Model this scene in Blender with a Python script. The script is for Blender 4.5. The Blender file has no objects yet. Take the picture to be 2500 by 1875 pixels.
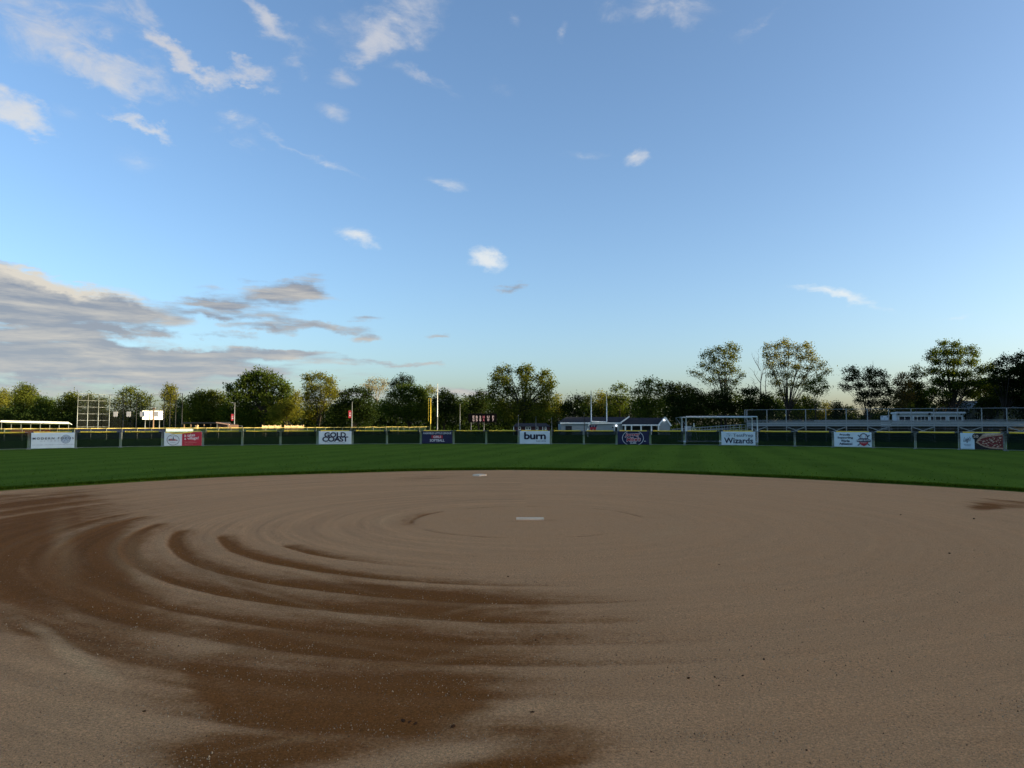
import bpy, math, random
import numpy as np
from mathutils import Vector, Matrix

R_ = math.radians
scene = bpy.context.scene
COL = scene.collection

# ------------------------------------------------------------------ camera
F_PX = 1733.0; CAM_H = 1.9; HOR = 1036.0
PITCH = math.atan((HOR - 937.5) / F_PX)
cam_d = bpy.data.cameras.new('camera'); cam = bpy.data.objects.new('camera', cam_d); COL.objects.link(cam)
cam_d.sensor_fit = 'HORIZONTAL'; cam_d.sensor_width = 36.0; cam_d.lens = 36.0 * F_PX / 2500.0
cam_d.clip_start = 0.1; cam_d.clip_end = 6000
cam.location = (0, 0, CAM_H); cam.rotation_euler = (math.pi / 2 + PITCH, 0, 0)
scene.camera = cam
scene.render.resolution_x = 1024; scene.render.resolution_y = 768
scene.view_settings.view_transform = 'Standard'; scene.view_settings.look = 'None'
scene.view_settings.gamma = 1.0; scene.view_settings.use_curve_mapping = False
EXPO = 1.72
scene.view_settings.exposure = EXPO

# ------------------------------------------------------------------ sun + sky
SUN_AZ = 100.0     # degrees to the right of the viewing direction
SUN_EL = 9.5
sun_d = bpy.data.lights.new('sun', 'SUN'); sun = bpy.data.objects.new('sun', sun_d); COL.objects.link(sun)
sun_d.energy = 4.4; sun_d.angle = R_(0.5); sun_d.color = (1.0, 0.82, 0.50)
_s = Vector((math.sin(R_(SUN_AZ)) * math.cos(R_(SUN_EL)), math.cos(R_(SUN_AZ)) * math.cos(R_(SUN_EL)), math.sin(R_(SUN_EL))))
sun.rotation_euler = (-_s).to_track_quat('-Z', 'Y').to_euler()
sun.location = _s * 300

world = bpy.data.worlds.new('World'); scene.world = world; world.use_nodes = True
SKY_STRENGTH = 0.1


def px_dir(px, py):
    u = (px - 1250.0) / F_PX; v = (937.5 - py) / F_PX
    c, s = math.cos(PITCH), math.sin(PITCH)
    return Vector((u, c - v * s, s + v * c))


def build_world():
    nt = world.node_tree; N = nt.nodes; L = nt.links
    N.clear()
    def nd(t, **kw):
        n = N.new(t)
        for k, v in kw.items(): setattr(n, k, v)
        return n
    def math_(op, a, b=None, c=None, clamp=False):
        n = nd('ShaderNodeMath', operation=op); n.use_clamp = clamp
        for i, q in enumerate((a, b, c)):
            if q is None: continue
            if isinstance(q, (int, float)): n.inputs[i].default_value = q
            else: L.new(q, n.inputs[i])
        return n.outputs[0]
    def mix(fac, a, b):
        n = nd('ShaderNodeMix', data_type='RGBA')
        for sock, q in ((n.inputs[0], fac), (n.inputs[6], a), (n.inputs[7], b)):
            if isinstance(q, (int, float)): sock.default_value = q
            elif isinstance(q, tuple): sock.default_value = q + (1,)
            else: L.new(q, sock)
        return n.outputs[2]
    out = nd('ShaderNodeOutputWorld'); bg = nd('ShaderNodeBackground')
    bg.inputs['Strength'].default_value = SKY_STRENGTH
    L.new(bg.outputs[0], out.inputs[0])
    sky = nd('ShaderNodeTexSky', sky_type='NISHITA')
    sky.sun_disc = False; sky.sun_elevation = R_(SUN_EL); sky.sun_rotation = R_(SUN_AZ)
    sky.altitude = 0.0; sky.air_density = 0.85; sky.dust_density = 2.0; sky.ozone_density = 2.5
    tc = nd('ShaderNodeTexCoord')
    d = tc.outputs['Generated']
    sep = nd('ShaderNodeSeparateXYZ'); L.new(d, sep.inputs[0])
    az = math_('MULTIPLY', math_('ARCTAN2', sep.outputs[0], sep.outputs[1]), 57.29578)
    el = math_('MULTIPLY', math_('ARCSINE', sep.outputs[2]), 57.29578)
    ae = nd('ShaderNodeCombineXYZ'); L.new(az, ae.inputs[0]); L.new(el, ae.inputs[1])

    def noise(sx, sz, scale, detail, rough, dist, rot=0.0, off=(0, 0, 0)):
        m = nd('ShaderNodeMapping'); m.inputs['Scale'].default_value = (sx, sx, sz)
        m.inputs['Rotation'].default_value = (0, rot, 0); m.inputs['Location'].default_value = off
        L.new(d, m.inputs[0])
        n = nd('ShaderNodeTexNoise'); n.inputs['Scale'].default_value = scale
        n.inputs['Detail'].default_value = detail; n.inputs['Roughness'].default_value = rough
        n.inputs['Distortion'].default_value = dist
        L.new(m.outputs[0], n.inputs['Vector'])
        return n.outputs[0]

    # warped angular coordinates, so the cloud outlines are ragged
    w1 = nd('ShaderNodeMapping'); w1.inputs['Scale'].default_value = (14, 14, 26); L.new(d, w1.inputs[0])
    wn = nd('ShaderNodeTexNoise'); wn.inputs['Scale'].default_value = 1.0; wn.inputs['Detail'].default_value = 7
    wn.inputs['Roughness'].default_value = 0.6
    L.new(w1.outputs[0], wn.inputs['Vector'])
    wc = nd('ShaderNodeVectorMath', operation='MULTIPLY_ADD'); L.new(wn.outputs['Color'], wc.inputs[0])
    wc.inputs[1].default_value = (6.0, 2.6, 0); wc.inputs[2].default_value = (-3.0, -1.3, 0)
    aw = nd('ShaderNodeVectorMath', operation='ADD'); L.new(ae.outputs[0], aw.inputs[0]); L.new(wc.outputs[0], aw.inputs[1])

    def blobs(lst, coord):
        tot = None
        for (x, y, rx, ry, rot, amp) in lst:           # positions of the clouds, read off a 2212 px wide view
            k = 2500 / 2212.0
            dv = px_dir(x * k, y * k).normalized()
            a0 = math.degrees(math.atan2(dv.x, dv.y)); e0 = math.degrees(math.asin(dv.z))
            pd = math.degrees(k / F_PX) * math.cos(math.atan2(abs(x - 1106) * k, F_PX))
            m = nd('ShaderNodeMapping', vector_type='TEXTURE')
            m.inputs['Location'].default_value = (a0, e0, 0)
            m.inputs['Rotation'].default_value = (0, 0, R_(rot))
            m.inputs['Scale'].default_value = (rx * pd * 1.5, ry * pd * 1.5, 1)
            L.new(coord, m.inputs[0])
            g = nd('ShaderNodeTexGradient', gradient_type='SPHERICAL'); L.new(m.outputs[0], g.inputs[0])
            tot = math_('MULTIPLY', g.outputs['Fac'], amp) if tot is None else math_('MULTIPLY_ADD', g.outputs['Fac'], amp, tot)
        return tot

    A = [(70, 50, 150, 60, -10, .75), (190, 120, 80, 40, -30, .9), (350, 85, 60, 26, -35, 1.0), (395, 125, 50, 20, -35, 1.3), (290, 170, 120, 32, -5, .8),
         (230, 20, 60, 30, 0, .6), (535, 168, 60, 20, 0, 1.2), (460, 160, 60, 14, 0, .5), (600, 52, 85, 24, -35, 1.15), (565, 25, 40, 20, -30, .8), (840, 45, 100, 55, 20, 1.1), (800, 95, 50, 25, 30, .8), (740, 168, 34, 18, -10, .9), (650, 145, 30, 15, 0, .8),
         (725, 243, 30, 15, -15, .9), (880, 155, 36, 10, -10, .7), (945, 182, 45, 12, -20, .7), (1080, 188, 30, 14, -20, .5),
         (10, 242, 62, 30, -15, 1.9), (305, 268, 46, 15, -20, 1.4), (505, 265, 30, 10, -10, .8), (500, 295, 50, 14, 0, .5), (640, 318, 130, 7, -20, .75),
         (1425, 10, 90, 34, -10, 1.2), (1630, 62, 50, 18, 20, .5), (1105, 40, 20, 12, -40, .6), (1217, 68, 10, 14, 0, .6),
         (768, 514, 38, 17, -12, 1.5), (1050, 562, 30, 20, -20, 2.6), (1378, 343, 24, 10, 0, 1.1), (970, 398, 36, 10, -10, .75),
         (1785, 634, 75, 9, -14, 1.15), (1850, 654, 75, 7, -17, .95), (2055, 693, 30, 6, 0, .5), (300, 345, 40, 20, 0, .3), (160, 250, 40, 12, 0, .4), (700, 60, 30, 16, -20, .4), (1270, 330, 40, 8, 0, .35)]
    B = [(120, 652, 215, 44, -8, 3.0), (20, 632, 110, 48, 0, 2.4), (560, 645, 125, 26, 0, 1.8), (440, 655, 80, 14, 0, 1.4), (640, 625, 60, 22, 10, 1.5), (520, 682, 90, 10, 0, 1.0), (430, 678, 70, 9, -5, 1.0), (560, 600, 60, 8, -8, .6),
         (60, 725, 190, 28, 0, 1.5), (180, 735, 110, 14, -15, 1.3), (235, 710, 40, 8, -10, 1.0), (330, 717, 34, 8, -10, 1.0),
         (690, 706, 110, 10, -5, 1.2), (570, 708, 70, 9, 0, 1.1), (480, 726, 60, 8, 0, 1.1), (795, 693, 34, 8, -5, .9), (790, 735, 34, 7, 0, .9),
         (120, 795, 330, 48, 0, 1.6), (420, 800, 320, 28, 0, 1.4), (620, 768, 150, 14, -3, 1.25), (500, 770, 170, 12, 3, 1.2), (20, 770, 170, 26, 0, 1.4), (860, 786, 90, 7, -5, 1.0), (1095, 622, 40, 8, 0, .85),
         (1000, 848, 70, 14, 0, 1.1), (1235, 862, 60, 12, 0, 1.0), (950, 728, 30, 6, 0, .7), (1700, 852, 60, 6, 0, .6), (700, 855, 400, 18, 0, .8), (1160, 715, 30, 5, 0, .6), (1830, 905, 60, 6, 0, .6)]
    nA = noise(16, 34, 1.0, 9, .66, .6, rot=0.5)
    nB = noise(8, 62, 1.0, 9, .62, .3)
    nB2 = noise(8, 62, 1.0, 9, .62, .3, off=(-.16, 0.0, -0.40))
    wc2 = nd('ShaderNodeVectorMath', operation='MULTIPLY_ADD'); L.new(wn.outputs['Color'], wc2.inputs[0])
    wc2.inputs[1].default_value = (8.0, 6.5, 0); wc2.inputs[2].default_value = (-4.0, -3.25, 0)
    aw2 = nd('ShaderNodeVectorMath', operation='ADD'); L.new(ae.outputs[0], aw2.inputs[0]); L.new(wc2.outputs[0], aw2.inputs[1])
    wc3 = nd('ShaderNodeVectorMath', operation='MULTIPLY_ADD'); L.new(wn.outputs['Color'], wc3.inputs[0])
    wc3.inputs[1].default_value = (3.2, 2.6, 0); wc3.inputs[2].default_value = (-1.6, -1.3, 0)
    aw3 = nd('ShaderNodeVectorMath', operation='ADD'); L.new(ae.outputs[0], aw3.inputs[0]); L.new(wc3.outputs[0], aw3.inputs[1])
    sA = math_('ADD', blobs([q for q in A if q[2] >= 45 and q[3] >= 14], aw2.outputs[0]), blobs([q for q in A if q[2] < 45 or q[3] < 14], aw3.outputs[0])); sB = blobs(B, aw.outputs[0])
    inA = math_('MULTIPLY', sA, 2.5, clamp=True)
    dA = math_('MULTIPLY_ADD', sA, .80, math_('MULTIPLY', math_('SUBTRACT', nA, .50), math_('MULTIPLY_ADD', inA, 2.1, .35)))
    mA = nd('ShaderNodeMapRange', interpolation_type='SMOOTHSTEP'); L.new(dA, mA.inputs[0])
    mA.inputs[1].default_value = .0; mA.inputs[2].default_value = 1.5; mA.inputs[3].default_value = 0; mA.inputs[4].default_value = .9
    inB = math_('MULTIPLY', sB, 2.5, clamp=True)
    dB = math_('MULTIPLY_ADD', sB, .8, math_('MULTIPLY', math_('SUBTRACT', nB, .5), math_('MULTIPLY_ADD', inB, 2.5, .3)))
    mB = nd('ShaderNodeMapRange', interpolation_type='SMOOTHSTEP'); L.new(dB, mB.inputs[0])
    mB.inputs[1].default_value = .16; mB.inputs[2].default_value = 1.15; mB.inputs[3].default_value = 0; mB.inputs[4].default_value = .95
    shade = math_('MULTIPLY_ADD', math_('SUBTRACT', nB, nB2), 3.4, .30, clamp=True)
    # lit tops of the large cloud bank
    top = blobs([(60, 596, 120, 16, -4, 1.0), (170, 618, 90, 15, -14, 1.0), (250, 638, 70, 12, -12, .8)], aw.outputs[0])
    shade2 = math_('ADD', math_('MULTIPLY', shade, .6), math_('MULTIPLY', top, 1.2), clamp=True)
    K = 1.0 / SKY_STRENGTH / 2 ** EXPO
    colA = (0.60 * K, 0.62 * K, 0.68 * K)
    colBd = (0.235 * K, 0.265 * K, 0.33 * K)
    colBl = (0.74 * K, 0.68 * K, 0.58 * K)
    hs = nd('ShaderNodeHueSaturation'); hs.inputs['Saturation'].default_value = 1.0; L.new(sky.outputs[0], hs.inputs['Color'])
    c0 = hs.outputs[0]
    hiA = nd('ShaderNodeMapRange'); L.new(el, hiA.inputs[0]); hiA.inputs[1].default_value = 10; hiA.inputs[2].default_value = 26
    c1 = mix(mA.outputs[0], c0, mix(hiA.outputs[0], (.86 * K, .90 * K, .90 * K), colA))
    # air between us and the lowest clouds makes them paler
    lo = nd('ShaderNodeMapRange'); L.new(el, lo.inputs[0]); lo.inputs[1].default_value = 3; lo.inputs[2].default_value = 12; lo.inputs[3].default_value = .75; lo.inputs[4].default_value = 0
    cB = mix(shade2, mix(lo.outputs[0], colBd, (.40 * K, .45 * K, .51 * K)), colBl)
    c2 = mix(mB.outputs[0], c1, cB)
    L.new(c2, bg.inputs['Color'])


build_world()

# ------------------------------------------------------------------ helpers
rng = np.random.default_rng(7)
random.seed(7)


def ground(px, py, z=0.0):
    d = px_dir(px, py); t = (z - CAM_H) / d.z
    return Vector((d.x * t, d.y * t, z))


def at(px, py, Y):
    d = px_dir(px, py); t = Y / d.y
    return Vector((d.x * t, Y, CAM_H + d.z * t))


def tag(o, label=None, cat=None, group=None, kind=None):
    if label: o['label'] = label
    if cat: o['category'] = cat
    if group: o['group'] = group
    if kind: o['kind'] = kind
    return o


def empty(name, loc=(0, 0, 0), rz=0.0, label=None, cat=None, group=None):
    o = bpy.data.objects.new(name, None); COL.objects.link(o)
    o.empty_display_size = 0.2
    o.location = loc; o.rotation_euler = (0, 0, rz)
    return tag(o, label, cat, group)


def link(name, mesh, parent=None):
    o = bpy.data.objects.new(name, mesh); COL.objects.link(o)
    if parent is not None: o.parent = parent
    return o


def copy_tree(o, parent=None):
    c = o.copy(); COL.objects.link(c); c.parent = parent
    for ch in list(o.children): copy_tree(ch, c)
    return c


def np_mesh(name, V, Q, mat=None, smooth=False):
    """V (n,3), Q (m,k) faces, all of the same size."""
    V = np.ascontiguousarray(V, dtype=np.float32); Q = np.ascontiguousarray(Q, dtype=np.int32)
    me = bpy.data.meshes.new(name); m, k = Q.shape
    me.vertices.add(len(V)); me.vertices.foreach_set('co', V.ravel())
    me.loops.add(m * k); me.loops.foreach_set('vertex_index', Q.ravel())
    me.polygons.add(m); me.polygons.foreach_set('loop_start', np.arange(0, m * k, k, dtype=np.int32))
    me.polygons.foreach_set('use_smooth', np.full(m, smooth, dtype=bool))
    me.update(calc_edges=True)
    if mat: me.materials.append(mat)
    return me


class MB:
    """collects simple shapes into one mesh"""
    def __init__(s): s.v = []; s.f = []
    def add(s, v, f):
        b = len(s.v); s.v += [tuple(q) for q in v]; s.f += [tuple(i + b for i in q) for q in f]; return s
    def box(s, lo, hi):
        x0, y0, z0 = lo; x1, y1, z1 = hi
        return s.add([(x0, y0, z0), (x1, y0, z0), (x1, y1, z0), (x0, y1, z0), (x0, y0, z1), (x1, y0, z1), (x1, y1, z1), (x0, y1, z1)],
                     [(0, 3, 2, 1), (4, 5, 6, 7), (0, 1, 5, 4), (1, 2, 6, 5), (2, 3, 7, 6), (3, 0, 4, 7)])
    def obox(s, p0, p1, w, h, up=(0, 0, 1)):
        """beam from p0 to p1, w wide, h high"""
        p0 = Vector(p0); p1 = Vector(p1); a = (p1 - p0).normalized(); up = Vector(up)
        sd = a.cross(up)
        if sd.length < 1e-4: sd = a.cross(Vector((0, 1, 0)))
        sd.normalize(); u = sd.cross(a).normalized()
        v = []
        for p in (p0, p1):
            for (i, j) in ((-1, -1), (1, -1), (1, 1), (-1, 1)): v.append(p + sd * (i * w / 2) + u * (j * h / 2))
        return s.add(v, [(3, 2, 1, 0), (4, 5, 6, 7), (0, 1, 5, 4), (1, 2, 6, 5), (2, 3, 7, 6), (3, 0, 4, 7)])
    def tube(s, pts, rad, n=6, caps=True):
        pts = [Vector(p) for p in pts]
        if isinstance(rad, (int, float)): rad = [rad] * len(pts)
        v = []; f = []
        for i, p in enumerate(pts):
            a = (pts[min(i + 1, len(pts) - 1)] - pts[max(i - 1, 0)])
            a = a.normalized() if a.length > 1e-6 else Vector((0, 0, 1))
            ref = Vector((0, 0, 1)) if abs(a.z) < .9 else Vector((1, 0, 0))
            e1 = a.cross(ref).normalized(); e2 = a.cross(e1)
            for k in range(n):
                t = 2 * math.pi * k / n
                v.append(p + (e1 * math.cos(t) + e2 * math.sin(t)) * rad[i])
        for i in range(len(pts) - 1):
            for k in range(n):
                k2 = (k + 1) % n
                f.append((i * n + k, i * n + k2, (i + 1) * n + k2, (i + 1) * n + k))
        if caps:
            f.append(tuple(range(n))); f.append(tuple(reversed(range((len(pts) - 1) * n, len(pts) * n))))
        return s.add(v, f)
    def prism(s, poly, y0, y1):
        """polygon in x,z swept along y"""
        n = len(poly)
        v = [(x, y0, z) for x, z in poly] + [(x, y1, z) for x, z in poly]
        f = [tuple(range(n)), tuple(reversed(range(n, 2 * n)))] + [(i, i + n, (i + 1) % n + n, (i + 1) % n) for i in range(n)]
        return s.add(v, f)
    def mesh(s, name, mat, smooth=False):
        me = bpy.data.meshes.new(name); me.from_pydata(s.v, [], s.f); me.update()
        if mat: me.materials.append(mat)
        if smooth: me.polygons.foreach_set('use_smooth', [True] * len(me.polygons))
        return me
    def build(s, name, mat, parent=None, smooth=False): return link(name, s.mesh(name, mat, smooth), parent)


MATS = {}


def mat(name, col, rough=.7, var=.12, scale=3.0, spec=.3, metal=0.0, detail=4, streak=None):
    if name in MATS: return MATS[name]
    m = bpy.data.materials.new(name); m.use_nodes = True; nt = m.node_tree; N = nt.nodes; L = nt.links
    b = N['Principled BSDF']; b.inputs['Roughness'].default_value = rough; b.inputs['Metallic'].default_value = metal
    b.inputs['Specular IOR Level'].default_value = spec
    tc = N.new('ShaderNodeTexCoord'); mp = N.new('ShaderNodeMapping'); L.new(tc.outputs['Object'], mp.inputs[0])
    if streak: mp.inputs['Scale'].default_value = streak
    n = N.new('ShaderNodeTexNoise'); n.inputs['Scale'].default_value = scale; n.inputs['Detail'].default_value = detail
    L.new(mp.outputs[0], n.inputs['Vector'])
    r = N.new('ShaderNodeMapRange'); r.inputs[1].default_value = .25; r.inputs[2].default_value = .75
    r.inputs[3].default_value = 1 - var; r.inputs[4].default_value = 1 + var; L.new(n.outputs[0], r.inputs[0])
    v = N.new('ShaderNodeVectorMath'); v.operation = 'SCALE'; v.inputs[0].default_value = col[:3]; L.new(r.outputs[0], v.inputs['Scale'])
    L.new(v.outputs[0], b.inputs['Base Color'])
    MATS[name] = m; return m


def sheer_mat(name, col, opacity):
    """woven mesh seen from far off: threads thinner than a pixel, so part of the light passes"""
    m = bpy.data.materials.new(name); m.use_nodes = True; nt = m.node_tree; N = nt.nodes; L = nt.links
    N.remove(N['Principled BSDF']); out = N['Material Output']
    d = N.new('ShaderNodeBsdfDiffuse'); d.inputs[0].default_value = col + (1,)
    t = N.new('ShaderNodeBsdfTransparent'); mx = N.new('ShaderNodeMixShader')
    n = N.new('ShaderNodeTexNoise'); n.inputs['Scale'].default_value = 1.5
    tc = N.new('ShaderNodeTexCoord'); L.new(tc.outputs['Object'], n.inputs['Vector'])
    r = N.new('ShaderNodeMapRange'); r.inputs[3].default_value = opacity * .88; r.inputs[4].default_value = opacity * 1.12
    L.new(n.outputs[0], r.inputs[0]); L.new(r.outputs[0], mx.inputs[0])
    L.new(t.outputs[0], mx.inputs[1]); L.new(d.outputs[0], mx.inputs[2]); L.new(mx.outputs[0], out.inputs[0])
    return m


def leaf_mat(name, c0, c1, trans=.45):
    m = bpy.data.materials.new(name); m.use_nodes = True; nt = m.node_tree; N = nt.nodes; L = nt.links
    N.remove(N['Principled BSDF']); out = N['Material Output']
    g = N.new('ShaderNodeNewGeometry'); oi = N.new('ShaderNodeObjectInfo')
    ramp = N.new('ShaderNodeMix'); ramp.data_type = 'RGBA'
    ramp.inputs[6].default_value = c0 + (1,); ramp.inputs[7].default_value = c1 + (1,)
    L.new(g.outputs['Random Per Island'], ramp.inputs[0])
    d = N.new('ShaderNodeBsdfDiffuse'); L.new(ramp.outputs[2], d.inputs[0])
    t = N.new('ShaderNodeBsdfTranslucent')
    tm = N.new('ShaderNodeMix'); tm.data_type = 'RGBA'; tm.blend_type = 'MULTIPLY'; tm.inputs[0].default_value = 1
    L.new(ramp.outputs[2], tm.inputs[6]); tm.inputs[7].default_value = (1.7, 1.45, .55, 1)
    L.new(tm.outputs[2], t.inputs[0])
    mx = N.new('ShaderNodeMixShader'); mx.inputs[0].default_value = trans
    L.new(d.outputs[0], mx.inputs[1]); L.new(t.outputs[0], mx.inputs[2]); L.new(mx.outputs[0], out.inputs[0])
    return m


def glow_mat(name, col, strength):
    m = bpy.data.materials.new(name); m.use_nodes = True; b = m.node_tree.nodes['Principled BSDF']
    b.inputs['Base Color'].default_value = col + (1,)
    b.inputs['Emission Color'].default_value = col + (1,); b.inputs['Emission Strength'].default_value = strength
    return m


def vnoise(x, y, seed=0):
    """smooth value noise, numpy arrays"""
    r = np.random.default_rng(seed).random((256, 256))
    xi = np.floor(x).astype(int); yi = np.floor(y).astype(int); fx = x - xi; fy = y - yi
    fx = fx * fx * (3 - 2 * fx); fy = fy * fy * (3 - 2 * fy)
    a = r[xi & 255, yi & 255]; b = r[(xi + 1) & 255, yi & 255]; c = r[xi & 255, (yi + 1) & 255]; d = r[(xi + 1) & 255, (yi + 1) & 255]
    return (a * (1 - fx) + b * fx) * (1 - fy) + (c * (1 - fx) + d * fx) * fy


def fbm(x, y, seed=0, o=4):
    t = 0; a = .5; s = 0
    for i in range(o): t = t + a * vnoise(x * 2 ** i + 13.7 * i, y * 2 ** i + 7.3 * i, seed + i); s += a; a *= .5
    return t / s


def sstep(a, b, x):
    t = np.clip((x - a) / (b - a), 0, 1); return t * t * (3 - 2 * t)


# ------------------------------------------------------------------ the infield dirt
PLATE = ground(1294, 1268)
CX, CY = PLATE.x, PLATE.y
EDGE = [(-60, 1201), (0, 1197), (237, 1182), (475, 1167.6), (836, 1155), (1243, 1146.9), (1476, 1150.4), (1815, 1162.5), (2154, 1179.5), (2493, 1200), (2560, 1205)]
_ea = []; _er = []
for (px, py) in EDGE:
    g = ground(px, py); _ea.append(math.atan2(g.x - CX, g.y - CY)); _er.append(math.hypot(g.x - CX, g.y - CY))
_ea = [-math.pi, -2.2] + _ea + [2.2, math.pi]; _er = [24.0, 21.0] + _er + [21.0, 24.0]


def edge_r(phi):
    r = np.interp(phi, _ea, _er)
    return r + .05 * (fbm(phi * 30, phi * 0 + 3.0, 5) - .5) + .12 * (fbm(phi * 6, phi * 0 + 1.0, 8) - .5)


def project(X, Y, Z):
    c, s = math.cos(PITCH), math.sin(PITCH)
    dz = Z - CAM_H; fw = Y * c + dz * s; up = -Y * s + dz * c
    fw = np.where(fw < .2, .2, fw)
    return 1250 + F_PX * X / fw, 937.5 - F_PX * up / fw


TRACKS = [  # radius, first angle, last angle (degrees, 0 towards home, minus towards third), strength
    (4.98, -52, -22, 1.0), (5.72, -69, -4, 1.0), (6.46, -77, 4, 1.0), (7.12, -85, 2, 1.0), (7.95, -93, -50, .85), (8.6, -96, -58, .4), (7.75, -42, 8, .6), (8.25, -36, 6, .5), (8.9, -34, 2, .35), (9.5, -30, 4, .3)]


def dirt_fields(X, Y):
    dx = X - CX; dy = Y - CY; r = np.hypot(dx, dy); a = np.degrees(np.arctan2(dx, -dy))   # 0 = towards the camera
    px, py = project(X, Y, X * 0)
    n1 = fbm(X * 1.1, Y * 1.1, 21); n2 = fbm(X * 4.0, Y * 4.0, 31); n3 = fbm(X * .45, Y * .45, 41)
    rw = r + .10 * (fbm(X * .5, Y * .5, 51) - .5)
    damp = np.zeros_like(X); z = np.zeros_like(X); light = np.zeros_like(X)
    # raked rings of the drag mat
    streak = fbm(rw * 3.0 + 20, a * .05 + 40, 81, 4)
    tone = np.zeros_like(X)
    rings = fbm(rw * 3.1, a * .012 + 4, 61, 3) - .5
    rings2 = fbm(rw * 9.0, a * .03 + 9, 71, 3) - .5
    ringamp = sstep(2.2, 3.2, r)
    z += ringamp * (.010 * rings + .005 * rings2)
    z += (r < 2.6) * 0
    tone += ringamp * (.10 * rings + .24 * rings2 + .30 * (fbm(rw * 21, a * .05 + 3, 87, 3) - .5)) * (.45 + .55 * sstep(25, -40, a) + .5 * sstep(110, 150, np.abs(a))) * (.35 + 1.1 * fbm(a * .03, r * .15, 83))
    damp += .10 * (n3 - .5)
    # the pitcher's circle, scratched
    circ = np.exp(-((rw - 2.33 + .05 * np.sin(np.radians(a) * 2)) / .05) ** 2)
    circ = circ * sstep(.30, .62, fbm(a * .045 + 30, r * 0 + 2, 88)) ; damp += .50 * circ * (.5 + n1); z -= .014 * circ
    damp += .30 * np.exp(-((rw - 2.45) / .22) ** 2) * sstep(-60, -75, a) * sstep(-128, -105, a)
    light += .35 * np.exp(-((rw - 2.9) / .25) ** 2) * (sstep(-70, -85, a) * sstep(-120, -100, a) + .7 * sstep(25, 50, a) * sstep(95, 70, a))
    for (r0, ang) in ((1.1, 0), (.75, 1)):
        damp += .10 * np.exp(-((dy + r0 * (.55 if ang else 1) - .02 * dx) / .03) ** 2) * sstep(2.3, 1.5, np.abs(dx)) * (.4 + n1)
    damp += .35 * np.exp(-((dx - .35) / .3) ** 2 - ((dy + .12) / .14) ** 2) * n2 * 1.6 + .25 * np.exp(-((dx + .3) / .25) ** 2 - ((dy + .25) / .12) ** 2) * n2 * 1.6
    # wet tyre tracks of the groomer
    for (rt, a0, a1, st) in TRACKS:
        aw = a + 10 * (n1 - .5)
        arc = sstep(a0 - 3, a0 + 3, a + 2 * (n2 - .5)) * sstep(a1 + 17, a1 - 24, aw + 14 * (streak - .5))
        wob = r - rt - .09 * sstep(-60, 0, a) * (rt - 4.5) - .10 * (n3 - .5)
        w = np.where(wob < 0, .27 + .10 * sstep(-40, -10, a), .055)
        band = np.exp(-(wob / w) ** 2)
        core = np.exp(-(wob / .07) ** 2)
        tread = .5 + .5 * np.sin(np.radians(a) * rt * 2 * math.pi / .09 + 3 * np.sin(wob * 40))
        damp += st * arc * (.62 * band + .30 * core)
        z += arc * st * (-.016 * core - .006 * core * tread + .010 * np.exp(-((wob - .12) / .06) ** 2))
        light += .30 * arc * st * np.exp(-((wob - .16) / .09) ** 2)
    # soaked areas, read off the photograph and laid on the ground
    def blob(x, y, rx, ry, rot, amp, sharp=1.0):
        k = 2500 / 2212.0
        qx = px / k - x + 60 * (streak - .5) * min(1, rx / 80); qy = py / k - y + 30 * (streak - .5) * min(1, ry / 30) + 14 * (n1 - .5)
        c, s = math.cos(R_(rot)), math.sin(R_(rot))
        u = (qx * c + qy * s) / rx; v = (-qx * s + qy * c) / ry
        return amp * sstep(1.0 + .6 / sharp, 1.0 - .65 / sharp, np.sqrt(u * u + v * v) + .45 * (n2 - .5) / sharp)
    W = [(30, 1180, 200, 85, -12, .50, .8), (-20, 1260, 220, 110, 0, .45, .8), (60, 1120, 170, 38, -8, .35, .8), (30, 1085, 140, 14, -3, .4, .8),
         (225, 1200, 75, 62, -25, .62, 1.2), (240, 1260, 95, 55, 20, .50, 1.0), (150, 1330, 190, 50, 8, .35, .7), (180, 1400, 130, 40, 10, .38, .8),
         (330, 1440, 130, 70, 30, .22, .6), (90, 1350, 150, 40, 20, .2, .7),
         (520, 1265, 130, 22, 20, .22, .8), (640, 1225, 120, 16, 14, .30, .8), (760, 1260, 190, 18, 10, .22, .8), (800, 1290, 240, 22, 6, .25, .8), (700, 1320, 200, 20, 10, .25, .8),
         (980, 1300, 180, 30, 4, .35, .7), (1000, 1345, 240, 26, 3, .35, .7), (1130, 1290, 150, 22, 2, .2, .6),
         (640, 1360, 230, 30, 7, .50, 1.0), (860, 1385, 240, 26, 6, .50, .9), (700, 1400, 200, 24, 8, .35, .9),
         (760, 1470, 280, 70, 4, .38, .9), (620, 1510, 190, 80, 10, .36, .9), (900, 1450, 190, 55, 0, .28, .8), (480, 1470, 60, 75, -28, .35, 1.2),
         (700, 1590, 340, 62, -6, .55, 1.1), (560, 1630, 190, 60, -12, .45, 1.2), (880, 1545, 160, 42, -10, .30, 1.0), (960, 1520, 90, 40, 5, .25, 1.0), (500, 1560, 100, 60, -40, .25, 1.0),
         (1160, 1630, 150, 44, -6, .78, 1.2), (1080, 1655, 160, 26, -4, .5, 1.0),
         (2180, 1088, 70, 10, 2, .75, 1.2), (2130, 1096, 34, 6, 2, .6, 1.2), (930, 1031, 80, 2.6, -4, .32, .8), (2170, 1122, 60, 4, 4, .14, .6),
         (1300, 1330, 260, 50, 2, .12, .6)]
    wsum = np.zeros_like(X)
    for b in W: wsum += blob(*b)
    wsum += 0.9 * blob(560, 1400, 620, 170, 14, .32, .6) + blob(720, 1560, 480, 150, -4, .30, .6) + blob(60, 1220, 330, 150, -8, .25, .6)
    damp += .80 * wsum * np.clip(.25 + 1.5 * streak, .3, 1.5) * (.75 + .5 * n2)
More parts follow.
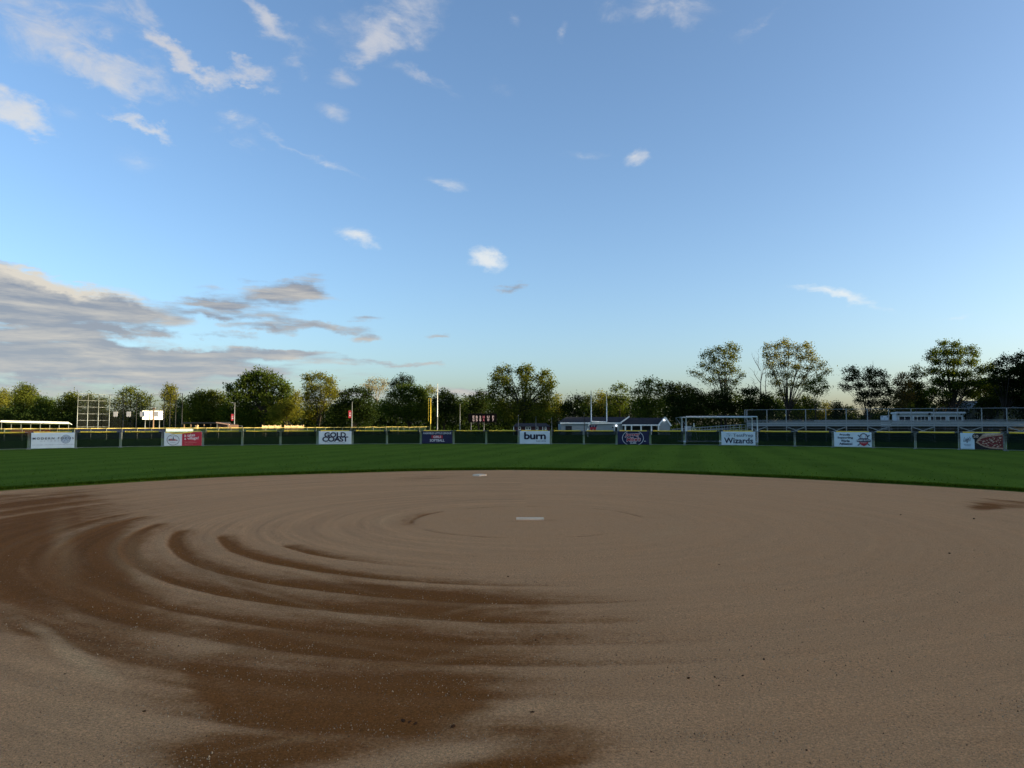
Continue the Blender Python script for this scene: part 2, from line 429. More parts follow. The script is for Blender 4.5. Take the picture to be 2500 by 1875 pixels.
    LT = [(150, 1412, 115, 15, 34, 1.0, .9), (190, 1540, 230, 120, 25, .25, .8), (100, 1560, 200, 150, 0, .2, .8), (1090, 1545, 130, 20, -14, .42, .7), (930, 1632, 150, 18, -8, .45, .7), (1300, 1560, 160, 40, 0, .15, .7),
          (400, 1385, 90, 18, 12, .22, .7), (470, 1395, 80, 10, -4, .2, .7), (480, 1250, 60, 7, 40, .25, .8), (640, 1300, 160, 4, 16, .35, .8), (880, 1335, 160, 5, 6, .30, .8), (700, 1250, 110, 5, 14, .3, .8), (140, 1195, 26, 70, -10, .35, .8), (300, 1215, 30, 60, -20, .35, .8),
          (1020, 1322, 60, 4, -6, .25, .7), (1140, 1326, 90, 4, -6, .25, .7), (560, 1612, 90, 6, -12, .3, .8), (690, 1598, 60, 5, -8, .2, .8), (780, 1400, 110, 4, 10, .3, .7), (950, 1420, 80, 6, -8, .25, .7)]
    for b in LT:
        q = blob(*b); light += q * .8; damp -= q * .55
    # edge of the rubbed-out batter's box
    k = 2500 / 2212.
    t = (py / k - 1430) / (1570 - 1430); line = px / k - (437 + t * 112)
    on = sstep(-.05, .1, t) * sstep(1.15, .8, t)
    damp += .35 * on * sstep(-75, -10, line) * sstep(5, -1, line); light += .18 * on * np.exp(-((line - 7) / 5) ** 2)
    # scuffs
    sc = fbm(X * 2.2 + 5, Y * 7.5, 91, 4)
    z += .008 * (n2 - .5) + .012 * (n1 - .5) + .004 * (fbm(X * 9, Y * 9, 95) - .5) * (1 + 2 * np.clip(damp, 0, 1))
    damp += .22 * (sc - .5) * np.clip(damp * 2, .2, 1)
    damp += (.30 * (fbm(rw * 15, a * .22, 97, 4) - .5) + .22 * (fbm(X * 14, Y * 14, 98, 3) - .5)) * np.clip(damp * 2.5, .05, 1)
    light += .10 * np.clip(fbm(rw * 18, a * .2 + 7, 99, 3) - .55, 0, 1)
    return np.clip(damp, 0, 1.1), np.clip(light, 0, 1), np.clip(tone, -.5, .5), z


def dirt_material():
    m = bpy.data.materials.new('infield_clay'); m.use_nodes = True; nt = m.node_tree; N = nt.nodes; L = nt.links
    b = N['Principled BSDF']; b.inputs['Specular IOR Level'].default_value = .04
    tc = N.new('ShaderNodeTexCoord')
    def att(n):
        a = N.new('ShaderNodeAttribute'); a.attribute_name = n; return a.outputs['Fac']
    def noise(scale, detail=3, rough=.6, out=0):
        n = N.new('ShaderNodeTexNoise'); n.inputs['Scale'].default_value = scale; n.inputs['Detail'].default_value = detail
        n.inputs['Roughness'].default_value = rough; L.new(tc.outputs['Object'], n.inputs['Vector']); return n.outputs[out]
    def ma(op, a, b_=None, c=None, clamp=False):
        n = N.new('ShaderNodeMath'); n.operation = op; n.use_clamp = clamp
        for i, q in enumerate((a, b_, c)):
            if q is None: continue
            if isinstance(q, (int, float)): n.inputs[i].default_value = q
            else: L.new(q, n.inputs[i])
        return n.outputs[0]
    def mix(f, a, c, blend='MIX'):
        n = N.new('ShaderNodeMix'); n.data_type = 'RGBA'; n.blend_type = blend
        for s, q in ((n.inputs[0], f), (n.inputs[6], a), (n.inputs[7], c)):
            if isinstance(q, (int, float)): s.default_value = q
            elif isinstance(q, tuple): s.default_value = q + (1,)
            else: L.new(q, s)
        return n.outputs[2]
    g1 = noise(28, 5, .7); g2 = noise(110, 3, .7); g3 = noise(6, 4); g4 = noise(1.3, 3)
    wet = ma('ADD', att('damp'), ma('MULTIPLY', ma('SUBTRACT', g1, .5), .95))
    wet = ma('ADD', wet, ma('MULTIPLY', ma('SUBTRACT', g2, .5), .60))
    wr = N.new('ShaderNodeMapRange'); wr.interpolation_type = 'SMOOTHSTEP'; L.new(wet, wr.inputs[0]); wr.inputs[1].default_value = -.02; wr.inputs[2].default_value = .92
    dry = mix(g3, (.525, .262, .112), (.600, .305, .134))
    dry = mix(ma('MULTIPLY', ma('SUBTRACT', g4, .45), 1.2, clamp=True), dry, (.575, .268, .106))
    c = mix(wr.outputs[0], dry, (.230, .080, .018))
    c = mix(ma('MULTIPLY', att('light'), .6), c, (.60, .345, .155))
    gr = ma('MULTIPLY', ma('ADD', ma('MULTIPLY_ADD', g2, 2.3, -.15), ma('MULTIPLY', ma('SUBTRACT', noise(46, 4, .75), .5), 1.7)), ma('ADD', att('tone'), 1.0))
    gs = N.new('ShaderNodeVectorMath'); gs.operation = 'SCALE'; L.new(c, gs.inputs[0]); L.new(gr, gs.inputs['Scale']); c = gs.outputs[0]
    vo = N.new('ShaderNodeTexVoronoi'); vo.inputs['Scale'].default_value = 26; L.new(tc.outputs['Object'], vo.inputs['Vector'])
    sp = ma('MULTIPLY', ma('LESS_THAN', vo.outputs['Distance'], .11), .45)
    c = mix(sp, c, (.55, .42, .28))
    vo2 = N.new('ShaderNodeTexVoronoi'); vo2.inputs['Scale'].default_value = 15; L.new(tc.outputs['Object'], vo2.inputs['Vector'])
    c = mix(ma('MULTIPLY', ma('LESS_THAN', vo2.outputs['Distance'], .09), .55), c, (.07, .045, .03))
    L.new(c, b.inputs['Base Color']); b.inputs['Roughness'].default_value = .95
    bp = N.new('ShaderNodeBump'); bp.inputs['Strength'].default_value = .8; bp.inputs['Distance'].default_value = .03
    L.new(ma('ADD', ma('MULTIPLY', g1, .7), ma('MULTIPLY', g2, .4)), bp.inputs['Height']); L.new(bp.outputs[0], b.inputs['Normal'])
    return m


def build_dirt():
    # polar sheet round the pitching plate, finer towards the camera
    nA = 900; t = np.linspace(-1, 1, nA + 1)[:-1]
    ang = math.pi * (.62 * t + .38 * t ** 3)               # denser round 0 = towards home
    ang = ang + math.pi                                      # phi measured from +y
    phi = (ang + math.pi) % (2 * math.pi) - math.pi
    rr = np.concatenate([np.linspace(0, .99, 430) ** 0.95, [1.0]])
    Rm = edge_r(phi)
    Rr = np.minimum(rr[:, None] * 17.0, 17.0) / 17.0 * Rm[None, :]
    X = CX + Rr * np.sin(phi)[None, :]; Y = CY + Rr * np.cos(phi)[None, :]
    damp, light, tone, z = dirt_fields(X, Y)
    z = z * sstep(1.0, .97, rr)[:, None] - .03 * sstep(.985, 1.0, rr)[:, None]
    V = np.stack([X, Y, z], -1).reshape(-1, 3)
    nr = len(rr); i, j = np.meshgrid(np.arange(nr - 1), np.arange(nA), indexing='ij'); j2 = (j + 1) % nA
    Q = np.stack([i * nA + j, (i + 1) * nA + j, (i + 1) * nA + j2, i * nA + j2], -1).reshape(-1, 4)
    me = np_mesh('infield_dirt', V, Q, dirt_material(), True)
    for n, arr in (('damp', damp), ('light', light), ('tone', tone)):
        at_ = me.attributes.new(n, 'FLOAT', 'POINT'); at_.data.foreach_set('value', arr.astype(np.float32).ravel())
    o = link('infield_dirt', me); tag(o, 'brown skinned clay infield with damp tyre arcs', 'infield', kind='structure')


build_dirt()


# ------------------------------------------------------------------ grass
def grass_material():
    m = bpy.data.materials.new('mown_grass'); m.use_nodes = True; nt = m.node_tree; N = nt.nodes; L = nt.links
    b = N['Principled BSDF']; b.inputs['Roughness'].default_value = 1.0; b.inputs['Specular IOR Level'].default_value = 0.0
    tc = N.new('ShaderNodeTexCoord')
    def noise(scale, detail, sc=(1, 1, 1)):
        mp = N.new('ShaderNodeMapping'); mp.inputs['Scale'].default_value = sc; L.new(tc.outputs['Object'], mp.inputs[0])
        n = N.new('ShaderNodeTexNoise'); n.inputs['Scale'].default_value = scale; n.inputs['Detail'].default_value = detail
        n.inputs['Roughness'].default_value = .65; L.new(mp.outputs[0], n.inputs['Vector']); return n.outputs[0]
    def mix(f, a, c):
        n = N.new('ShaderNodeMix'); n.data_type = 'RGBA'
        for s, q in ((n.inputs[0], f), (n.inputs[6], a), (n.inputs[7], c)):
            if isinstance(q, (int, float)): s.default_value = q
            elif isinstance(q, tuple): s.default_value = q + (1,)
            else: L.new(q, s)
        return n.outputs[2]
    def rng_(x, a, b_, c=0., d=1.):
        r = N.new('ShaderNodeMapRange'); L.new(x, r.inputs[0]); r.inputs[1].default_value = a; r.inputs[2].default_value = b_
        r.inputs[3].default_value = c; r.inputs[4].default_value = d; return r.outputs[0]
    n1 = noise(.35, 5); n2 = noise(4, 5); n3 = noise(30, 3)
    c = mix(rng_(n1, .35, .65), (.054, .094, .014), (.082, .134, .019))
    c = mix(rng_(n2, .35, .7, 0, .5), c, (.108, .150, .022))
    c = mix(rng_(noise(1.1, 4), .62, .75, 0, .35), c, (.13, .11, .025))
    # mowing stripes, 1.5 m wide, running out towards left centre field
    mp = N.new('ShaderNodeMapping'); mp.inputs['Rotation'].default_value = (0, 0, R_(14)); L.new(tc.outputs['Object'], mp.inputs[0])
    wv = N.new('ShaderNodeTexWave'); wv.inputs['Scale'].default_value = .11; wv.inputs['Distortion'].default_value = .6; wv.inputs['Detail'].default_value = 2
    L.new(mp.outputs[0], wv.inputs['Vector'])
    c = mix(rng_(wv.outputs['Fac'], .3, .7, 0, .45), c, (.106, .165, .022))  # sheen of the bent blades put into the colour
    sc = N.new('ShaderNodeVectorMath'); sc.operation = 'SCALE'; L.new(c, sc.inputs[0]); L.new(rng_(n3, .2, .8, .75, 1.25), sc.inputs['Scale'])
    L.new(sc.outputs[0], b.inputs['Base Color'])
    bp = N.new('ShaderNodeBump'); bp.inputs['Strength'].default_value = .5; bp.inputs['Distance'].default_value = .04
    L.new(n3, bp.inputs['Height']); L.new(bp.outputs[0], b.inputs['Normal'])
    return m


M_GRASS = grass_material()


def build_grass():
    nA = 720; phi = np.linspace(-math.pi, math.pi, nA + 1)[:-1]
    R0 = edge_r(phi)
    rows = [(R0 + .00, -.03), (R0 + .01, .035), (R0 + .06, .05)]
    for k in (.5, 1, 2, 3, 4, 6, 8, 11, 15, 20, 26, 34, 45): rows.append((R0 + k, .05))
    for k in (90, 140, 220, 400, 900, 3500): rows.append((phi * 0 + k, .05))
    X = np.stack([CX + r * np.sin(phi) for r, z in rows]); Y = np.stack([CY + r * np.cos(phi) for r, z in rows])
    Z = np.stack([phi * 0 + z for r, z in rows])
    Z[2:16] += .03 * (fbm(X[2:16] * .5, Y[2:16] * .5, 3) - .5)
    n = len(rows); V = np.stack([X, Y, Z], -1).reshape(-1, 3)
    i, j = np.meshgrid(np.arange(n - 1), np.arange(nA), indexing='ij'); j2 = (j + 1) % nA
    Q = np.stack([i * nA + j, (i + 1) * nA + j, (i + 1) * nA + j2, i * nA + j2], -1).reshape(-1, 4)
    o = link('grass_field', np_mesh('grass_field', V, Q, M_GRASS, True)); tag(o, 'mown green outfield grass', 'grass', kind='structure')
    # blades: a shaggy lip along the dirt and tufts over the near outfield
    nb = 26000
    ph = rng.uniform(-1.35, 1.4, nb); rr = edge_r(ph) + np.abs(rng.normal(0, .12, nb)) - .02
    nb2 = 5000
    ph2 = rng.uniform(-1.3, 1.3, nb2); rr2 = edge_r(ph2) + rng.random(nb2) ** 1.5 * 22
    ph = np.concatenate([ph, ph2]); rr = np.concatenate([rr, rr2]); nb += nb2
    x = CX + rr * np.sin(ph); y = CY + rr * np.cos(ph)
    h = rng.uniform(.03, .075, nb); w = rng.uniform(.012, .03, nb); yaw = rng.uniform(-.9, .9, nb)
    lean = rng.normal(0, .03, (nb, 2))
    b0 = np.stack([x - w * np.cos(yaw), y - w * np.sin(yaw), x * 0 + .02], -1)
    b1 = np.stack([x + w * np.cos(yaw), y + w * np.sin(yaw), x * 0 + .02], -1)
    t = np.stack([x + lean[:, 0], y + lean[:, 1], .045 + h], -1)
    V = np.stack([b0, b1, t], 1).reshape(-1, 3); Q = np.arange(nb * 3).reshape(-1, 3)
    m = leaf_mat('grass_blade', (.034, .066, .007), (.080, .136, .013), .3)
    o = link('grass_blades', np_mesh('grass_blades', V, Q, m)); tag(o, 'short grass blades fringing the outfield edge', 'grass', kind='stuff')


build_grass()


# ------------------------------------------------------------------ things on the infield
M_RUBBER = mat('white_rubber', (.84, .64, .44), .9, .10, 8, .05)


def build_bases():
    mb = MB(); w, d, h = .275, .07, .03
    mb.v = []; mb.box((-w, -d, -.02), (w, d, h))
    o = mb.build('pitching_plate', M_RUBBER); o.location = PLATE; o.rotation_euler = (0, 0, R_(-1.0))
    tag(o, 'white rubber pitching plate in the middle of the scratched dirt circle', 'pitching plate')
    g = ground(1171, 1161.5)
    s = .19; mb = MB()
    mb.add([(-s, -s, 0), (s, -s, 0), (s, s, 0), (-s, s, 0), (-s * .9, -s * .9, .055), (s * .9, -s * .9, .055), (s * .9, s * .9, .055), (-s * .9, s * .9, .055)],
           [(3, 2, 1, 0), (4, 5, 6, 7), (0, 1, 5, 4), (1, 2, 6, 5), (2, 3, 7, 6), (3, 0, 4, 7)])
    o = mb.build('base', M_RUBBER); o.location = g; o.rotation_euler = (0, 0, R_(45))
    tag(o, 'small white square base on the dirt close to the outfield grass', 'base')


build_bases()


def build_clods():
    m = mat('dark_clod', (.075, .034, .016), .95, .3, 30, .03)
    spots = [(1681, 1656, 1.2), (1745, 1653, .9), (1813, 1650, .9), (1865, 1610, 1.1), (1299, 1741, 1.6), (1834, 1578, .7), (1709, 1510, .7), (2378, 1267, 1.3), (1969, 1832, .9), (1308, 1563, .8), (1240, 1408, .8),
             (2199, 1257, .8), (1756, 1379, .7), (158, 1647, 1.1), (353, 1737, 1.0), (1106, 1775, 1.8), (984, 1762, 2.0), (1000, 1765, 1.6), (1015, 1768, 1.5), (1638, 1741, .7), (2318, 1351, .9), (1590, 1836, .8), (2360, 1820, .7), (1755, 1674, .7)]
    r = random.Random(5); base = []
    for k in range(4):
        V = []; F = []
        for i in range(4):
            th = math.pi * i / 3
            for j in range(6):
                a = j * math.pi / 3; q = math.sin(th) * r.uniform(.7, 1.2) + .05
                V.append((q * math.cos(a), q * math.sin(a) * .8, math.cos(th) * r.uniform(.5, .7)))
        for i in range(3):
            for j in range(6): F.append((i * 6 + j, (i + 1) * 6 + j, (i + 1) * 6 + (j + 1) % 6, i * 6 + (j + 1) % 6))
        F.append(tuple(range(6))); F.append(tuple(range(23, 17, -1)))
        base.append(MB().add(V, F).mesh('dirt_clod', m))
    for i, (px, py, s) in enumerate(spots):
        g = ground(px, py); o = link('dirt_clod', base[i % 4]); sc = .009 * s * (.6 + g.y / 9)
        o.scale = (sc * 1.3, sc, sc); o.location = (g.x, g.y, sc * .25); o.rotation_euler = (0, 0, r.uniform(0, 6))
        tag(o, 'small dark crumb of earth lying loose on the dry clay', 'clod', 'loose crumbs of earth on the infield')
    # loose grit on the near clay
    n = 16000
    px = rng.uniform(-40, 2540, n); py = 1330 + rng.random(n) ** .8 * 560
    k = (py - HOR); y = CAM_H * F_PX / k; x = (px - 1250) / F_PX * y
    s = rng.gamma(3, .0009, n) + .0012; s = np.minimum(s, .009)
    c = np.stack([x, y, x * 0 + s * .2], -1)
    O = np.array([(1, 0, 0), (-.5, .87, 0), (-.5, -.87, 0), (0, 0, 1.0)])
    yaw = rng.uniform(0, 6.28, n)
    ox = O[None, :, 0] * np.cos(yaw)[:, None] - O[None, :, 1] * np.sin(yaw)[:, None]; oy = O[None, :, 0] * np.sin(yaw)[:, None] + O[None, :, 1] * np.cos(yaw)[:, None]
    off = np.stack([ox, oy, np.repeat(O[None, :, 2], n, 0)], -1) * s[:, None, None]
    off[:, :3, 2] -= s[:, None] * .6
    V = (c[:, None, :] + off).reshape(-1, 3)
    T = np.array([(0, 1, 3), (1, 2, 3), (2, 0, 3)]); Q = (np.arange(n)[:, None, None] * 4 + T[None]).reshape(-1, 3)
    o = link('grit', np_mesh('grit', V, Q, leaf_mat('grit_stone', (.13, .07, .035), (.62, .42, .24), 0.0)))
    tag(o, 'fine loose grit scattered over the infield clay', 'grit', kind='stuff')


build_clods()

# ------------------------------------------------------------------ front fence of panels
M_GALV = mat('galvanised_steel', (.24, .26, .25), .5, .15, 6, .5, .3)
M_YELLOW = mat('yellow_cap', (.80, .56, .055), .6, .12, 4)
M_SCREEN = sheer_mat('dark_green_screen', (.010, .020, .014), .70)
M_SCREEN_NAVY = sheer_mat('navy_screen', (.010, .014, .030), .78)
M_CHAIN = sheer_mat('chain_link', (.05, .055, .055), .06)
M_DARKTIE = mat('dark_tie', (.02, .025, .03), .8)
FH = 1.25
M_YELLOW2 = mat('faded_yellow_cap', (.42, .33, .10), .6, .15, 4)
JX = [-170.0, -52.0, 69.5, 184.3, 293.8, 396, 495.2, 591.3, 684.5, 774.5, 860.7, 944.6, 1027.2, 1107.3, 1187, 1266, 1345.3, 1425.4, 1505.6, 1587.7, 1671.6, 1758.8, 1848.5, 1940.8, 2034, 2132.8, 2235.3, 2342.8, 2455.6, 2573, 2696]
JYX = [-170, 69, 184, 294, 396, 495, 591, 774, 945, 1187, 1345, 1505, 1671, 1848, 1941, 2133, 2235, 2343, 2455, 2696]
JYY = [1106, 1099, 1096.5, 1094, 1092.3, 1090.5, 1089.3, 1087.4, 1085.9, 1085.3, 1085.8, 1087, 1088.3, 1090.9, 1092.6, 1095.4, 1097.3, 1099.6, 1102.2, 1109]
_pf = np.polyfit(JYX, JYY, 4)
JOINTS = []
for x in JX:
    g = ground(x, float(np.polyval(_pf, x))); JOINTS.append(Vector((g.x, g.y, .05)))


def panel_parts(n):
    """panel of length n along +x"""
    P = {}
    for nm, x in (('a', .045), ('b', n - .045)):
        mb = MB(); mb.tube([(x, 0, 0), (x, 0, FH)], .025, 8); P['post_' + nm] = mb
    c = MB(); c.tube([(.09 * n, 0, FH + .01), (.5 * n, 0, FH - .005), (.90 * n, 0, FH + .005)], .056, 8); P['cap'] = c
    rl = MB(); rl.tube([(.05, 0, FH), (n - .05, 0, FH)], .018, 6); P['top_rail'] = rl
    br = MB(); br.tube([(.05, 0, .06), (n - .05, 0, .06)], .014, 6); P['bottom_rail'] = br
    sc = MB(); sc.box((.10, .012, .075), (n - .10, .016, FH - .03)); P['screen'] = sc
    for nm, x in (('a', .045), ('b', n - .045)):
        ft = MB(); ft.obox((x, -.28, -.02), (x, 0, .16), .025, .03); ft.obox((x, .28, -.02), (x, 0, .16), .025, .03); ft.obox((x - .12, -.02, -.01), (x, -.02, .12), .02, .025); ft.obox((x + .12, -.02, -.01), (x, -.02, .12), .02, .025); P['foot_' + nm] = ft
    return P


BANNERED = {2: 'fence panel carrying the pale blue-white banner with concentric rings', 5: 'fence panel with a drooping cap under the half white half red banner',
            9: 'fence panel carrying the white banner with bold two-line dark lettering', 12: 'fence panel carrying the navy banner with three lines of white lettering',
            15: 'fence panel carrying the white banner with one short lower-case word', 18: 'fence panel carrying the navy banner with the red script oval',
            21: 'fence panel carrying the white banner with blue dots above its lettering', 24: 'fence panel carrying the white banner with four short lines and a crest',
            27: 'fence panel carrying the banner with the pizza photograph'}
SHORT = {2: 'ring-emblem banner', 5: 'red and white banner', 9: 'two-line white banner', 12: 'three-line navy banner', 15: 'one-word white banner', 18: 'oval navy banner', 21: 'dotted white banner', 24: 'crest banner', 27: 'pizza banner'}


def panel_label(i):
    if i in BANNERED: return BANNERED[i]
    ks = sorted(SHORT); lo = [k for k in ks if k < i]; hi = [k for k in ks if k > i]
    if not lo: return 'bare yellow-capped fence panel past the %s, at the shelter end' % SHORT[hi[0]]
    if not hi: return 'bare yellow-capped fence panel past the %s, at the bleacher end' % SHORT[lo[-1]]
    a, b = lo[-1], hi[0]
    if i - a == 1: return 'bare yellow-capped fence panel next to the %s, towards the %s' % (SHORT[a], SHORT[b])
    if b - i == 1: return 'bare yellow-capped fence panel next to the %s, towards the %s' % (SHORT[b], SHORT[a])
    return 'bare yellow-capped fence panel midway between the %s and the %s' % (SHORT[a], SHORT[b])


PANELS = {}
for i in range(1, len(JOINTS) - 2):
    a, b = JOINTS[i], JOINTS[i + 1]; d = b - a; ln = d.length
    e = empty('fence_panel', a, math.atan2(d.y, d.x), panel_label(i), 'fence panel', 'outfield fence panels')
    PP = panel_parts(ln)
    for k, n in (('post_a', 'post'), ('post_b', 'post'), ('top_rail', 'top_rail'), ('bottom_rail', 'bottom_rail'), ('screen', 'mesh_screen'), ('foot_a', 'foot'), ('foot_b', 'foot')):
        PP[k].build(n, M_SCREEN if k == 'screen' else M_GALV, e, k.startswith('post'))
    if i == 5:
        mb = MB(); mb.tube([(.06 * ln, -.05, FH - .06), (.25 * ln, -.06, FH - .15), (.45 * ln, -.06, FH - .15), (.7 * ln, -.05, FH - .05), (.93 * ln, 0, FH + .02)], .055, 8)
        mb.build('yellow_cap', M_YELLOW, e, True)
    else: PP['cap'].build('yellow_cap', M_YELLOW, e, True)
    PANELS[i] = (a, b, ln, math.atan2(d.y, d.x))

# ------------------------------------------------------------------ banners
M_BW = mat('banner_white', (.66, .72, .76), .55, .05, 2)
M_BBLUEW = mat('banner_pale_blue', (.56, .66, .72), .55, .06, 2)
M_NAVY = mat('banner_navy', (.012, .014, .055), .55, .15, 3)
M_INK = mat('ink_navy', (.012, .013, .04), .6, .1, 5)
M_RED = mat('banner_red', (.42, .022, .045), .55, .12, 3)
M_REDINK = mat('ink_red', (.42, .02, .035), .55, .1, 3)
M_WINK = mat('ink_white', (.72, .72, .74), .6, .05, 3)
M_GREYINK = mat('ink_grey_blue', (.10, .13, .19), .6, .1, 5)
M_LBINK = mat('ink_light_blue', (.22, .31, .42), .6, .1, 5)
M_BLACK = mat('ink_black', (.012, .010, .010), .6, .1, 5)
M_TAN = mat('ink_tan', (.50, .38, .30), .6, .2, 5)
M_CRUST = mat('pizza_crust', (.40, .24, .16), .6, .45, 9)
M_TOP = mat('pizza_sauce', (.15, .020, .018), .6, .6, 14)
M_CHEESE = mat('pizza_cheese', (.52, .36, .28), .6, .3, 14)


def text_geo(s, bold=0.0, spacing=1.0, shear=0.0):
    cu = bpy.data.curves.new('t', 'FONT'); cu.body = s; cu.size = 1.0; cu.offset = bold; cu.space_character = spacing; cu.shear = shear
    cu.resolution_u = 3; cu.align_x = 'LEFT'; cu.space_line = .9
    ob = bpy.data.objects.new('t', cu); COL.objects.link(ob)
    dg = bpy.context.evaluated_depsgraph_get()
    me = bpy.data.meshes.new_from_object(ob.evaluated_get(dg))
    V = np.zeros(len(me.vertices) * 3, dtype=np.float32); me.vertices.foreach_get('co', V); V = V.reshape(-1, 3)
    Fs = [tuple(p.vertices) for p in me.polygons]
    bpy.data.objects.remove(ob); bpy.data.curves.remove(cu); bpy.data.meshes.remove(me)
    return V[:, :2].astype(float), Fs


def wave(u, v, seed, amp):
    return amp * (math.sin(u * 9 + seed) * .5 + math.sin(u * 17 + v * 5 + seed * 2.1) * .25 + math.sin((u - v) * 13 + seed) * .25)


class Banner:
    def __init__(s, panel, label, base_mat, x0=.035, x1=.965, y0=.05, y1=1.22, name='banner', seed=1.0, amp=.018, sag=None):
        a, b, ln, rz = PANELS[panel]
        s.w = ln * (x1 - x0); s.h = y1 - y0; s.seed = seed; s.amp = amp; s.sag = sag
        c, sn = math.cos(rz), math.sin(rz)
        s.e = empty(name, (a.x + c * ln * x0, a.y + sn * ln * x0, a.z + y0), rz, label, 'banner', 'sponsor banners on the outfield fence')
        s.layer = 0
        nx, ny = 60, 18; V = []; Fq = []
        for j in range(ny + 1):
            for i in range(nx + 1): V.append(s.pt(i / nx, j / ny, 0))
        for j in range(ny):
            for i in range(nx):
                q = j * (nx + 1) + i; Fq.append((q, q + 1, q + nx + 2, q + nx + 1))
        n = len(V); V2 = [(x, y + .004, z) for (x, y, z) in V]; edge = [i for i in range(nx + 1)] + [j * (nx + 1) + nx for j in range(1, ny + 1)] + [ny * (nx + 1) + i for i in range(nx - 1, -1, -1)] + [j * (nx + 1) for j in range(ny - 1, 0, -1)]
        Fq += [tuple(reversed([i + n for i in f])) for f in Fq]
        Fq += [(edge[k], edge[k] + n, edge[(k + 1) % len(edge)] + n, edge[(k + 1) % len(edge)]) for k in range(len(edge))]
        MB().add(V + V2, Fq).build('sheet', base_mat, s.e, True)
    def pt(s, u, v, layer):
        dz = 0
        if s.sag: dz = -s.sag * max(0, math.sin(min(1, u / .8) * math.pi)) * v
        return (u * s.w, -.075 - wave(u, v, s.seed, s.amp) - .012 * layer, v * s.h + dz)
    def part(s, name, UV, Fs, m, layer=1, label=None):
        o = MB().add([s.pt(u, v, layer) for u, v in UV], Fs).build(name, m, s.e)
        if label: o['label'] = label
        return o
    def text(s, st, x0, x1, y0, y1, m, bold=.0, spacing=1.0, shear=0.0, layer=2, rot=0, name='lettering', label=None):
        V, Fs = text_geo(st, bold, spacing, shear)
        lo, hi = V.min(0), V.max(0)
        V = (V - lo) / (hi - lo)
        U = np.stack([x0 + V[:, 0] * (x1 - x0), y0 + V[:, 1] * (y1 - y0)], -1)
        if rot: U[:, 1] += (U[:, 0] - (x0 + x1) / 2) * rot
        return s.part(name, [tuple(q) for q in U], Fs, m, layer, label)
    def ellipse(s, cx, cy, rx, ry, m, layer=1, inner=0.0, name='emblem', a0=0, a1=360, n=40):
        pts = []; Fs = []; full = (a1 - a0) >= 360
        for k in range(n + 1):
            t = R_(a0 + (a1 - a0) * k / n)
            pts.append((cx + rx * math.cos(t), cy + ry * math.sin(t))); pts.append((cx + rx * inner * math.cos(t), cy + ry * inner * math.sin(t)))
        pts = [(min(max(u, .004), .996), min(max(v, .008), .992)) for u, v in pts]
        for k in range(n):
            Fs.append((2 * k, 2 * k + 2, 2 * k + 3, 2 * k + 1))
        return s.part(name, pts, Fs, m, layer)
    def rect(s, x0, y0, x1, y1, m, layer=1, name='printed_field', nx=40, ny=14):
        UV = [(x0 + (x1 - x0) * i / nx, y0 + (y1 - y0) * j / ny) for j in range(ny + 1) for i in range(nx + 1)]
        Fs = [(j * (nx + 1) + i, j * (nx + 1) + i + 1, (j + 1) * (nx + 1) + i + 1, (j + 1) * (nx + 1) + i) for j in range(ny) for i in range(nx)]
        return s.part(name, UV, Fs, m, layer)
    def poly(s, pts, m, layer=1, name='emblem'): return s.part(name, pts, [tuple(range(len(pts)))], m, layer)


